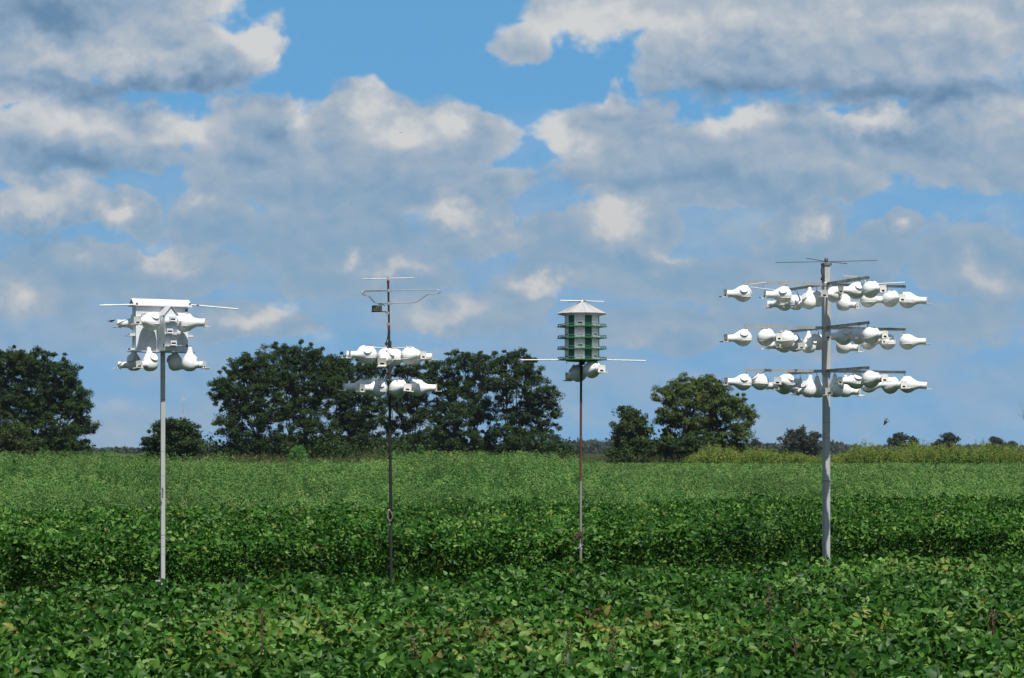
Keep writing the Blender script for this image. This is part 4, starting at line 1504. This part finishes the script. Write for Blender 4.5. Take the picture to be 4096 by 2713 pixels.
for xd, yd, Y, lab, lean in (
        (155, 1028, 176, 'tallest feathery weed, leaning in front of the big dark tree at the left edge', .12),
        (28, 1049, 170, 'feathery weed at the left edge in front of the dark tree base', -.06),
        (100, 1044, 182, 'feathery weed between the leftmost weed and the tallest leaning one', .05),
        (243, 1046, 178, 'feathery weed standing clear against the pale sky gap left of the round bush', .04),
        (338, 1049, 184, 'feathery weed at the left foot of the small round tree near the pale pole', -.05),
        (972, 1033, 190, 'tall feathery weed just right of the dark pipe, highest of its clump', -.05),
        (1006, 1045, 192, 'shorter feathery weed beside the highest one right of the dark pipe', .06),
        (1110, 1044, 190, 'feathery weed below the middle of the right dark tree crowns', .03),
        (1178, 1051, 196, 'bushy weed below the right end of the dark trees', .05),
        (905, 1050, 200, 'small feathery weed immediately at the dark pipe above the field edge', -.03)):
    tall_weed(xd, yd, Y, lab, lean)

# bright shrub before the dark trees
Ys = 282.0
c = atd(690, 1075, Ys)
sh = empty('young_shrub', (c.x, Ys, 0))
tag(sh, 'bright yellow green young shrub at the foot of the dark tree group', 'shrub')
n = 2600
a, b_, f = rng.uniform(0, 2 * np.pi, n), rng.random(n) ** .5, rng.random(n)
rr_ = (1.15 + .25 * np.sin(a * 3 + f * 7)) * np.sqrt(np.clip(1 - ((f - .38) / .64) ** 2, .03, 1)) * b_
P_ = np.stack([rr_ * np.cos(a), rr_ * np.sin(a), .15 + 2.9 * f], 1) + rng.normal(0, .07, (n, 3))
X, Yv, Z = frames(unit(SUNV[None, :] * .5 + rng.normal(0, .5, (n, 3))), np.stack([np.cos(a), np.sin(a), np.full(n, .8)], 1))
V, T, L, nf = stamp(NARROW, LEAF4F, P_, X, Yv, Z, rng.uniform(.2, .36, n))
s = MB()
for i in range(7):
    a_ = i * .9
    s.path([(0, 0, 0), (.35 * math.cos(a_), .35 * math.sin(a_), 1.2), (.7 * math.cos(a_), .7 * math.sin(a_), 2.4)], .03, n=5, radii=[.035, .025, .01])
s.build('stem', M_STEM, sh)
np_object('foliage', V, T, L, M_WEED, np.repeat(np.clip(rng.normal(.35, .2, n), 0, 1), nf), sh)


def dead_stalk(x0, y0, x1, y1, Y, label, seed):
    a, b_ = at(x0, y0, Y), at(x1, y1, Y)
    r_ = random.Random(seed)
    w = empty('dead_stalk', (b_.x, Y, 0))
    tag(w, label, 'stalk', 'dead stalks poking out of the near soybean bed')
    a, b_ = a - Vector((b_.x, Y, 0)), b_ - Vector((b_.x, Y, 0))
    m = MB()
    root = Vector((b_.x, b_.y, 0))
    pts = [root, b_]
    for i in range(1, 7):
        pts.append(b_.lerp(a, i / 6) + Vector((r_.uniform(-.008, .008), r_.uniform(-.02, .02), 0)))
    m.path(pts, .01, n=6, radii=[.013, .012, .011, .010, .009, .008, .006, .004])
    for i in range(7):
        p0 = b_.lerp(a, r_.uniform(.1, .95))
        e = p0 + Vector((r_.uniform(-.07, .07), r_.uniform(-.05, .05), r_.uniform(-.02, .07)))
        m.path([p0, p0.lerp(e, .5) + Vector((0, 0, .01)), e], .004, n=5, radii=[.005, .004, .002])
    m.build('stem', M_DEAD, w)
    q = MB()
    for i in range(16):
        p0 = b_.lerp(a, r_.uniform(.05, 1)) + Vector((r_.uniform(-.02, .02), r_.uniform(-.02, .02), 0))
        M_ = Matrix.Translation(p0) @ Matrix.Rotation(r_.uniform(0, 6), 4, 'Z') @ Matrix.Rotation(r_.uniform(-.9, .9), 4, 'X')
        q.add([(0, 0, 0), (.014, .01, .016), (.004, .004, .05), (-.012, .006, .018)], [(0, 1, 2), (0, 2, 3)], M_)
    q.build('withered_leaves', M_DEAD, w, smooth=False)


dead_stalk(1052, 2440, 1044, 2665, 20.6, 'thick dark brown dead stalk standing upright below the gap beside the pale pole', 1)
dead_stalk(2352, 2450, 2410, 2612, 22.6, 'reddish dead stalk leaning to the left in the near soybeans below the rusty pole', 2)
dead_stalk(3966, 2452, 3974, 2548, 22.0, 'short dark dead stalk near the right edge of the near soybeans', 3)
dead_stalk(3176, 2552, 3180, 2640, 21.0, 'short dead stalk in the near soybeans below the square post', 4)


def seed_spike(x0, y0, x1, y1, Y, label, seed, fat=.022):
    a, b_ = at(x0, y0, Y), at(x1, y1, Y)
    r_ = random.Random(seed)
    w = empty('seed_spike', (b_.x, Y, 0))
    tag(w, label, 'weed', 'seeding weeds in the near soybean bed')
    o = Vector((b_.x, Y, 0))
    a, b_ = a - o, b_ - o
    m = MB()
    m.path([(b_.x, b_.y, 0), b_, a], .007, n=6, radii=[.010, .007, .003])
    m.build('stem', M_STEM, w)
    q = MB()
    for i in range(110):
        f = r_.random()
        p0 = b_.lerp(a, f)
        rr2 = fat * (1.1 - .7 * f)
        p0 = p0 + Vector((r_.gauss(0, rr2 * .7), r_.gauss(0, rr2 * .7), r_.gauss(0, .01)))
        s_ = r_.uniform(.006, .012)
        M_ = Matrix.Translation(p0) @ Matrix.Rotation(r_.uniform(0, 6), 4, 'Z') @ Matrix.Rotation(r_.uniform(0, 3), 4, 'X')
        q.add([(s_, 0, 0), (-s_, 0, 0), (0, s_, 0), (0, -s_, 0), (0, 0, s_ * 1.6), (0, 0, -s_ * 1.6)],
              [(0, 2, 4), (2, 1, 4), (1, 3, 4), (3, 0, 4), (2, 0, 5), (1, 2, 5), (3, 1, 5), (0, 3, 5)], M_)
    q.build('seed_cluster', M_SEED, w, smooth=False)


seed_spike(1646, 2560, 1686, 2680, 20.0, 'olive seed spike bending left, below the dark pipe', 11, .03)
seed_spike(2276, 2508, 2268, 2680, 20.0, 'slender upright seed spike left of the leaning reddish dead stalk', 12, .024)
seed_spike(2236, 2640, 2244, 2712, 19.2, 'rusty seed spike at the bottom edge below the rusty pole', 13, .03)
seed_spike(3072, 2340, 3080, 2440, 25.0, 'brownish seed spike in the soybeans left of the square post foot', 14, .03)
seed_spike(2448, 2500, 2450, 2640, 21.0, 'bushy seed spike just right of the leaning reddish dead stalk', 15, .04)
seed_spike(1180, 2010, 1186, 2110, 47.0, 'yellowish seed spike in the second bed between the pale pole and the dark pipe', 16, .05)
seed_spike(465, 1905, 470, 2000, 80.0, 'rusty upright spike among the weeds left of the pale pole', 17, .06)
# ---------------------------------------------------------------- trees
M_BARK = paint('dark_bark', (0.030, 0.026, 0.020), (0.016, 0.014, 0.011), 0.95, scale=3, bump=0.4)
M_LEAF_DARK = leaf_mat('dark_foliage', [(0, (0.010, 0.028, 0.004)), (.45, (0.022, 0.050, 0.008)), (.8, (0.040, 0.074, 0.014)), (1, (0.066, 0.076, 0.018))], .6, .2, .15, tcol=(0.03, 0.05, 0.01))
M_LEAF_OLIVE = leaf_mat('olive_foliage', [(0, (0.032, 0.066, 0.011)), (.4, (0.062, 0.106, 0.017)), (.75, (0.104, 0.130, 0.024)), (1, (0.150, 0.130, 0.034))], .6, .2, .2, tcol=(0.05, 0.06, 0.012))
M_LEAF_BLUE = leaf_mat('distant_foliage', [(0, (0.022, 0.034, 0.022)), (.5, (0.034, 0.050, 0.028)), (1, (0.060, 0.070, 0.036))], .7, .15, .15, tcol=(0.03, 0.05, 0.02))
CLUMP = [(0, 0, 0), (.5, .34, .06), (1, 0, -.06), (.5, -.34, .06)]


def tree(name, label, cat, Y, base_xd, lobes, mat, group=None, leaf=.22, per=120, dens=1.0, fork=.22, trunk_r=.32, stems=1, base_z=0.0, flat=.62, seed=0, clump=.64, gap=.0, varshift=0.0):
    """lobes: crown masses as (x, y, half width, half height) in survey sketch units, seen at distance Y"""
    r_ = np.random.default_rng(seed + 500)
    k = KD / F * Y
    bx = (base_xd * KD - 2048) / F * Y
    root = empty(name, (bx, Y, base_z))
    tag(root, label, cat, group)
    bark = MB()
    L3 = []
    for (lx, ly, rx, ry) in lobes:
        c = atd(lx, ly, Y)
        dep = min(rx * k, 4.5)
        L3.append((np.array([c.x - bx, r_.uniform(-.5, .5) * dep, c.z - base_z]), np.array([rx * k, dep * .9, ry * k])))
    top = max(c[2] + r[2] for c, r in L3)
    zf = top * fork
    forks = []
    for s in range(stems):
        a = 2 * math.pi * s / stems + r_.uniform(0, 1)
        off = 0 if stems == 1 else trunk_r * 1.3
        p0 = Vector((off * math.cos(a), off * math.sin(a), 0))
        p1 = p0 + Vector((r_.normal(0, .3) + off * 1.5 * math.cos(a), r_.normal(0, .3), zf))
        rr = trunk_r / math.sqrt(stems)
        bark.path([p0, p0.lerp(p1, .5) + Vector((r_.normal(0, .1), 0, 0)), p1], rr, n=8, radii=[rr * 1.35, rr, rr * .82])
        forks.append((p1, rr * .8))
    P_, S_ = [], []
    for li, (c, r) in enumerate(L3):
        fp, fr = min(forks, key=lambda q: (Vector(c) - q[0]).length)
        cv = Vector(c) - Vector((0, 0, r[2] * .35))
        mid = fp.lerp(cv, .5) + Vector((r_.normal(0, .25), r_.normal(0, .25), abs(r_.normal(0, .4))))
        br = fr * min(1, .35 + .35 * float(np.max(r)) / 4)
        bark.path([fp, mid, cv], br, n=6, radii=[br, br * .72, br * .42])
        vol = r[0] * r[2]
        ncl = max(9, int(13 * vol * dens))
        for q in range(ncl):
            d = unit(r_.normal(0, 1, 3))
            rad = r_.uniform(.35, 1.05) if q % 3 else r_.uniform(.75, 1.32)
            pc = c + d * r * rad
            if pc[2] < .5:
                continue
            P_.append(pc)
            S_.append(clump * r_.uniform(.45, 1.3) * (1 if rad < 1.05 else .65))
            if q % 2 == 0:
                e = Vector(pc)
                s0 = mid.lerp(cv, r_.uniform(.2, 1))
                mm_ = s0.lerp(e, .55) + Vector((r_.normal(0, .15), r_.normal(0, .15), r_.normal(.1, .15)))
                bark.path([s0, mm_, e], .04, n=5, radii=[br * .34 + .02, .035 + br * .1, .015])
    P_, S_ = np.array(P_), np.array(S_)
    n = len(P_)
    off = r_.normal(0, 1, (n, per, 3))
    off /= np.maximum(np.linalg.norm(off, axis=2, keepdims=True), 1e-6)
    off *= (r_.random((n, per, 1)) ** .45) * S_[:, None, None]
    off[:, :, 2] *= flat
    pos = (P_[:, None, :] + off).reshape(-1, 3)
    m = len(pos)
    off = off * r_.uniform(.7, 1.5, (n, 1, 3))
    pos = (P_[:, None, :] + off).reshape(-1, 3)
    hd = unit(off.reshape(-1, 3) + r_.normal(0, .5, (m, 3)))
    nr = unit(r_.normal(0, .42, (m, 3)) + np.array([0, 0, .45]) + unit(off.reshape(-1, 3) * np.array([1, 1, 1.5])) * .8)
    X, Yv, Z = frames(nr, hd)
    V, T, L, nf = stamp(CLUMP, LEAF4F, pos, X, Yv, Z, leaf * r_.uniform(.6, 1.35, m))
    var = np.clip(np.repeat(r_.beta(2, 2.4, n), per) * .8 + r_.normal(.08, .1, m) + varshift, 0, 1)
    ok = pos[:, 2] + base_z > .05
    bark.build('trunk', M_BARK, root)
    np_object('crown', V, T, L, mat, np.repeat(var, nf), root)
    return root


DG = 'dark deciduous trees beyond the field'
tree('deciduous_tree', 'dark tree cut by the left edge of the photo, behind a brown bush', 'tree', 300, 18,
     [(-60, 900, 70, 60), (10, 850, 60, 42), (55, 830, 45, 26), (5, 930, 60, 45), (60, 900, 45, 45), (-70, 980, 70, 50), (20, 1000, 60, 40), (75, 960, 40, 40)],
     M_LEAF_DARK, DG, seed=1, stems=2)
tree('deciduous_tree', 'dark spreading tree right beside the one at the left edge, rounded right side', 'tree', 304, 118,
     [(100, 845, 55, 34), (150, 880, 42, 40), (120, 930, 60, 45), (180, 935, 34, 40), (195, 985, 28, 30), (150, 1005, 50, 35), (105, 1025, 50, 30), (176, 1035, 30, 18)],
     M_LEAF_DARK, DG, seed=2, stems=2)
tree('undergrowth_bush', 'low brownish bush under the dark tree at the left edge', 'bush', 292, 35,
     [(30, 1010, 42, 28), (5, 1035, 40, 25), (60, 1035, 32, 24)], M_LEAF_DARK, None, seed=3, trunk_r=.08, leaf=.28, per=70, dens=1.5, varshift=.3)
tree('small_tree', 'small dark round tree standing alone behind the pale pole', 'tree', 288, 400,
     [(372, 985, 18, 14), (395, 978, 20, 12), (428, 985, 22, 16), (380, 1015, 40, 24), (430, 1015, 34, 22), (398, 1045, 56, 20), (400, 1000, 34, 22), (405, 1028, 50, 22), (452, 1028, 18, 14), (350, 1035, 18, 18)],
     M_LEAF_DARK, DG, seed=4, trunk_r=.14, leaf=.27, per=90, dens=1.3, clump=.6)
tree('deciduous_tree', 'big dark tree at the left end of the middle group, with long low limbs', 'tree', 300, 612,
     [(560, 848, 36, 26), (590, 830, 40, 24), (540, 890, 45, 30), (508, 908, 34, 20), (600, 880, 60, 40), (560, 940, 50, 30), (530, 985, 36, 26), (620, 950, 55, 40), (560, 1030, 40, 22), (610, 1020, 60, 34), (548, 1000, 25, 20)],
     M_LEAF_DARK, DG, seed=5, stems=2, dens=.95)
tree('deciduous_tree', 'tallest dark tree of the middle group, top level with the lowest gourds', 'tree', 306, 690,
     [(655, 822, 44, 26), (700, 820, 40, 26), (735, 842, 34, 30), (680, 865, 60, 36), (740, 900, 50, 40), (680, 930, 55, 40), (760, 870, 30, 30), (720, 985, 60, 40), (680, 1035, 50, 28), (745, 1030, 40, 28)],
     M_LEAF_DARK, DG, seed=6, stems=2, dens=.9)
tree('deciduous_tree', 'dark tree behind the left gourds of the dark pipe', 'tree', 312, 800,
     [(778, 842, 34, 22), (790, 858, 40, 26), (835, 842, 42, 26), (815, 1000, 50, 40), (800, 905, 46, 36), (850, 900, 38, 36), (815, 965, 50, 40), (860, 960, 34, 34), (810, 1030, 54, 30), (868, 1025, 30, 24)],
     M_LEAF_DARK, DG, seed=7, stems=2, dens=.85)
tree('deciduous_tree', 'open dark tree right behind the dark pipe with sky showing through', 'tree', 318, 930,
     [(890, 848, 34, 24), (945, 848, 40, 24), (990, 862, 30, 26), (920, 920, 44, 32), (965, 905, 40, 34), (955, 965, 44, 34), (910, 985, 34, 26), (940, 1030, 46, 26), (985, 1020, 40, 28)],
     M_LEAF_DARK, DG, seed=8, stems=3, dens=.78)
tree('deciduous_tree', 'broad dark tree between the dark pipe and the green birdhouse', 'tree', 304, 1075,
     [(1030, 850, 40, 24), (1075, 832, 40, 22), (1120, 842, 40, 26), (1035, 900, 50, 34), (1095, 890, 50, 36), (1060, 955, 50, 34), (1110, 950, 40, 36), (1035, 1010, 50, 36), (1095, 1020, 55, 36), (1000, 960, 34, 30)],
     M_LEAF_DARK, DG, seed=9, stems=2, dens=.82)
tree('deciduous_tree', 'dark tree at the right end of the middle group, crown under the perch rod', 'tree', 300, 1190,
     [(1160, 838, 36, 22), (1195, 828, 28, 22), (1215, 855, 40, 24), (1170, 885, 50, 36), (1235, 900, 38, 34), (1270, 925, 28, 24), (1290, 950, 18, 14), (1210, 950, 55, 40), (1260, 985, 30, 30), (1170, 1000, 45, 40), (1220, 1025, 50, 34), (1250, 1045, 36, 16)],
     M_LEAF_DARK, DG, seed=10, stems=2, dens=.80)
tree('small_tree', 'small dark cone shaped tree left of the olive tree', 'tree', 292, 1460,
     [(1457, 958, 22, 18), (1470, 972, 24, 18), (1446, 985, 28, 20), (1478, 995, 26, 18), (1470, 1005, 28, 18), (1445, 1020, 30, 20), (1480, 1030, 30, 20), (1455, 1048, 44, 16), (1462, 1028, 34, 22), (1460, 990, 20, 20), (1436, 1042, 22, 16)],
     M_LEAF_DARK, DG, seed=11, trunk_r=.16, leaf=.30, per=90, dens=1.3, clump=.65, varshift=.16)
tree('deciduous_tree', 'rounded olive green tree under the left end of the big gourd rack', 'tree', 298, 1622,
     [(1580, 890, 30, 20), (1625, 888, 34, 20), (1660, 900, 30, 22), (1540, 915, 34, 24), (1595, 925, 46, 30), (1650, 935, 44, 30), (1700, 945, 34, 30), (1728, 965, 16, 24), (1545, 965, 36, 28), (1600, 980, 50, 32), (1665, 985, 46, 30), (1712, 1000, 24, 24), (1570, 1022, 52, 28), (1640, 1030, 55, 26), (1700, 1035, 28, 18)],
     M_LEAF_OLIVE, 'light trees beyond the field', seed=12, stems=2, dens=1.0)
tree('undergrowth_bush', 'dark green bush filling the foot of the olive tree', 'bush', 293, 1600,
     [(1560, 1035, 44, 20), (1610, 1028, 40, 24), (1535, 1045, 30, 14)], M_LEAF_DARK, None, seed=13, trunk_r=.08, leaf=.3, per=80, dens=1.4, varshift=.1)
FG = 'far trees along the horizon'
tree('distant_tree', 'flat topped far tree left of the square post at the horizon', 'tree', 520, 1852,
     [(1845, 1003, 26, 10), (1880, 1010, 18, 10), (1830, 1018, 22, 12), (1865, 1024, 28, 14), (1840, 1040, 30, 14), (1880, 1042, 20, 12)], M_LEAF_BLUE, FG, seed=14, leaf=.5, per=70, dens=.55, trunk_r=.25, clump=1.1)
tree('distant_tree', 'dark blue far tree rising at the right foot of the middle tree group', 'tree', 620, 1285,
     [(1283, 1018, 10, 10), (1290, 1030, 18, 12), (1275, 1040, 18, 12), (1300, 1042, 22, 12), (1330, 1042, 16, 10)], M_LEAF_BLUE, FG, seed=15, leaf=.6, per=60, dens=.4, trunk_r=.2, clump=1.2)
for i, (x, y, w, lab, lob) in enumerate((
        (2078, 1008, 16, 'round far tree rising above the thicket, first right of the square post', 4),
        (2113, 1018, 9, 'tiny round far tree just right of the first far round one', 3),
        (2192, 1010, 18, 'flat tiered dark far pine on the right skyline', 5),
        (2172, 1026, 10, 'low far bush leaning on the tiered pine', 3),
        (2304, 1016, 15, 'spiky far bush on the skyline near the right edge', 4),
        (2338, 1026, 14, 'low pale far bush closest to the right edge', 4),
        (1745, 1022, 12, 'small far tree on the skyline right of the olive tree', 3))):
    rr_ = random.Random(i + 40)
    lobes = [(x + rr_.uniform(-.5, .5) * w, y + j * 6, w * (.55 + .2 * j), 6.5) for j in range(lob)]
    if 'pine' in lab:
        lobes = [(x - 2, y - 3, 10, 3), (x + 4, y + 4, 17, 3.5), (x - 4, y + 10, 15, 3), (x + 6, y + 16, 19, 3.5), (x, y + 24, 14, 5)]
    tree('distant_tree', lab, 'tree', 560 + 25 * i, x, lobes, M_LEAF_BLUE, FG, seed=20 + i, leaf=.55, per=60, dens=.5, trunk_r=.2, clump=1.0, varshift=-.05)

# dark undergrowth closing the space under the trees: one tangled mass
n_b = 420
xu = rng.uniform(470, 1320, n_b)
xu = np.concatenate([xu, rng.uniform(-60, 210, 90), rng.uniform(1420, 1720, 90)])
n_b = len(xu)
Yu = rng.uniform(296, 322, n_b)
xx = (xu * KD - 2048) / F * Yu
hu = rng.uniform(1.8, 4.2, n_b) * np.where(rng.random(n_b) < .15, 1.4, 1)
per = 70
f = rng.random((n_b, per))
a = rng.uniform(0, 2 * np.pi, (n_b, per))
rr_ = (hu * .5)[:, None] * np.sqrt(np.clip(1 - (f * 1.15 - .3) ** 2, .03, 1)) * rng.random((n_b, per)) ** .4
P_ = np.stack([xx[:, None] + rr_ * np.cos(a), Yu[:, None] + rr_ * np.sin(a), .1 + hu[:, None] * f], 2).reshape(-1, 3)
n = len(P_)
X, Yv, Z = frames(unit(rng.normal(0, .6, (n, 3)) + np.array([0, 0, .6])), rng.normal(0, 1, (n, 3)))
V, T, L, nf = stamp(CLUMP, LEAF4F, P_, X, Yv, Z, rng.uniform(.3, .6, n))
tag(np_object('undergrowth', V, T, L, M_LEAF_DARK, np.repeat(np.clip(rng.normal(.35, .2, n), 0, 1), nf)), kind='stuff')

# leafless tree at the right edge
Yb = 260.0
bt = atd(2402, 1062, Yb)
bare = empty('bare_tree', (bt.x, Yb, 0))
tag(bare, 'leafless grey tree at the right edge, only twig tips showing', 'tree')
m = MB()
r_ = random.Random(77)
H = atd(2366, 930, Yb).z


def limb(p, d, ln, rad, depth):
    q = p + d * ln
    m.path([p, p.lerp(q, .5) + Vector((r_.uniform(-.1, .1), r_.uniform(-.1, .1), 0)) * ln * .2, q], rad, n=5, radii=[rad, rad * .8, rad * .55])
    if depth:
        for i in range(r_.choice((2, 3))):
            nd = (d + Vector((r_.uniform(-.7, .7), r_.uniform(-.7, .7), r_.uniform(-.1, .5)))).normalized()
            limb(q, nd, ln * r_.uniform(.55, .8), rad * .55, depth - 1)


limb(Vector((0, 0, 0)), Vector((-.03, 0, 1)), H * .36, .14, 5)
m.build('trunk', paint('grey_bark', (0.17, 0.16, 0.16), (0.12, 0.11, 0.11), 0.9), bare)

# ---------------------------------------------------------------- far woods on the horizon: one mass
n_t = 900
Yw = rng.uniform(1500, 2100, n_t)
xw = rng.uniform(-1.15, 1.15, n_t) * Yw * 2048 / F
xd = (xw / Yw * F + 2048) / KD
topd = np.interp(xd, [-200, 190, 250, 330, 470, 540, 700, 1000, 1260, 1340, 1410, 1500, 1720, 1800, 1900, 1960, 2000, 2060, 2200, 2367, 2600],
                 [1044, 1044, 1040, 1040, 1036, 1034, 1036, 1034, 1030, 1020, 1020, 1026, 1028, 1030, 1022, 1028, 1036, 1032, 1034, 1034, 1034])
hgt = CAM_H + (HORIZON - topd * KD) / F * Yw
hgt = np.maximum(hgt * rng.uniform(.72, 1.05, n_t), 2.5)
per = 110
f = rng.random((n_t, per))
wd = (hgt * .75)[:, None]
a = rng.uniform(0, 2 * np.pi, (n_t, per))
prof = np.sqrt(np.clip(1 - (f * 1.25 - .42) ** 2 / .75, .02, 1))
rr_ = wd * prof * rng.random((n_t, per)) ** .4
P_ = np.stack([xw[:, None] + rr_ * np.cos(a), Yw[:, None] + rr_ * np.sin(a), .3 + hgt[:, None] * f], 2).reshape(-1, 3)
n = len(P_)
X, Yv, Z = frames(unit(rng.normal(0, .6, (n, 3)) + np.array([0, -.2, .6])), rng.normal(0, 1, (n, 3)))
V, T, L, nf = stamp(CLUMP, LEAF4F, P_, X, Yv, Z, rng.uniform(1.6, 3.2, n))
tag(np_object('far_woods', V, T, L, M_LEAF_BLUE, np.repeat(np.clip(np.repeat(rng.beta(2, 2, n_t), per) + rng.normal(0, .1, n), 0, 1), nf)), kind='stuff')

# ---------------------------------------------------------------- radio mast far away
Ym = 2400.0
mt = atd(424, 918, Ym)
mast = empty('radio_mast', (mt.x, Ym, 0))
tag(mast, 'far slender lattice radio mast with antennas above the small round tree', 'mast')
M_MAST = paint('mast_red_white', (0.50, 0.30, 0.28), (0.62, 0.60, 0.58), 0.6, scale=.06, lo=.45, hi=.55, stretch=(.01, .01, 1))
m = MB()
wv = [(.95 * math.cos(q), .95 * math.sin(q)) for q in (1.2, 3.3, 5.4)]
N = 26
for (x, y) in wv:
    m.tube((x, y, 0), (x, y, mt.z), .13, n=5)
for i in range(N):
    z0, z1 = mt.z * i / N, mt.z * (i + 1) / N
    for k in range(3):
        a, b_ = wv[k], wv[(k + 1) % 3]
        m.tube((*a, z0), (*b_, z1), .07, n=4)
m.build('lattice', M_MAST, mast)
m = MB()
for dx, dz, h in ((-2.4, -3, 2.2), (-1.2, -2.2, 2.4), (1.6, -3.2, 2.6), (2.6, -2.5, 2.2), (-1.4, -18, 1.6), (1.3, -19, 1.6)):
    m.tube((dx, 0, mt.z + dz - h / 2), (dx, 0, mt.z + dz + h / 2), .28, n=6)
    m.tube((0, 0, mt.z + dz), (dx, 0, mt.z + dz), .12, n=4)
m.build('antenna', paint('pale_antenna', (0.55, 0.55, 0.56), None, 0.6), mast)

# ---------------------------------------------------------------- birds on the wing
M_BIRD = paint('dark_feathers', (0.022, 0.018, 0.022), (0.055, 0.035, 0.028), 0.6, scale=30)


def bird(pos, rot, label, s=1.0, spread=.35):
    b = MB()
    pr = [(0, -.085), (.006, -.080), (.017, -.05), (.023, -.01), (.021, .03), (.0155, .05), (.0165, .062), (.013, .076), (.004, .083), (.0015, .094), (0, .096)]
    b.lathe(pr, 14)
    for sd in (-1, 1):          # swept wings
        up, lo = [], []
        for x, z, c in ((.015, .035, .060), (.055, .035, .062), (.10, .005, .048), (.15, -.045, .030), (.19, -.10, .006)):
            x = .012 + x * spread
            up += [(sd * x, .004 + x * .15, z), (sd * x, .004 + x * .15, z - c)]
            lo += [(sd * x, -.003 + x * .15, z), (sd * x, -.003 + x * .15, z - c)]
        nn = len(up)
        vs = up + lo
        fs = []
        for i in range(0, nn - 2, 2):
            fs += [(i, i + 2, i + 3, i + 1), (nn + i + 1, nn + i + 3, nn + i + 2, nn + i), (i + 2, i, nn + i, nn + i + 2), (i + 1, i + 3, nn + i + 3, nn + i + 1)]
        b.add(vs, fs)
        b.add([(0, .003, -.07), (sd * .016, .003, -.075), (sd * .024, .002, -.125), (0, -.003, -.07), (sd * .016, -.003, -.075), (sd * .024, -.002, -.125), (0, 0, -.098)],
              [(0, 1, 2, 6), (6, 5, 4, 3), (0, 3, 4, 1), (1, 4, 5, 2)])
    o = b.build('swallow', M_BIRD)
    o.location = pos
    o.rotation_euler = rot
    o.scale = (s,) * 3
    tag(o, label, 'bird')


bird(at(3541, 1690, 66), (R(200), R(18), R(40)), 'dark swallow diving with half folded wings right of the square post', 1.15, .38)
bird(at(449, 1284, 60), (R(75), R(10), R(60)), 'tiny dark bird flying left of the white martin house')
bird(at(1603, 531, 120), (R(80), R(0), R(80)), 'tiny dark bird high in the clouds above the dark pipe', 0.6)

# ---------------------------------------------------------------- the air between here and the horizon
hm = bpy.data.materials.new('haze_air')
hm.use_nodes = True
ht = NT(hm.node_tree)
ht.n.remove(ht.n['Principled BSDF'])
pv = ht.node('ShaderNodeVolumePrincipled')
pv.inputs['Color'].default_value = (0.72, 0.84, 1.0, 1)
pv.inputs['Density'].default_value = 0.00006
pv.inputs['Anisotropy'].default_value = 0.2
ht.l.new(pv.outputs[0], ht.n['Material Output'].inputs['Volume'])
hb_ = MB()
hb_.box((0, 1280, 35), (2600, 2640, 74))
hz_ = hb_.build('haze', hm, smooth=False)
tag(hz_, kind='stuff')
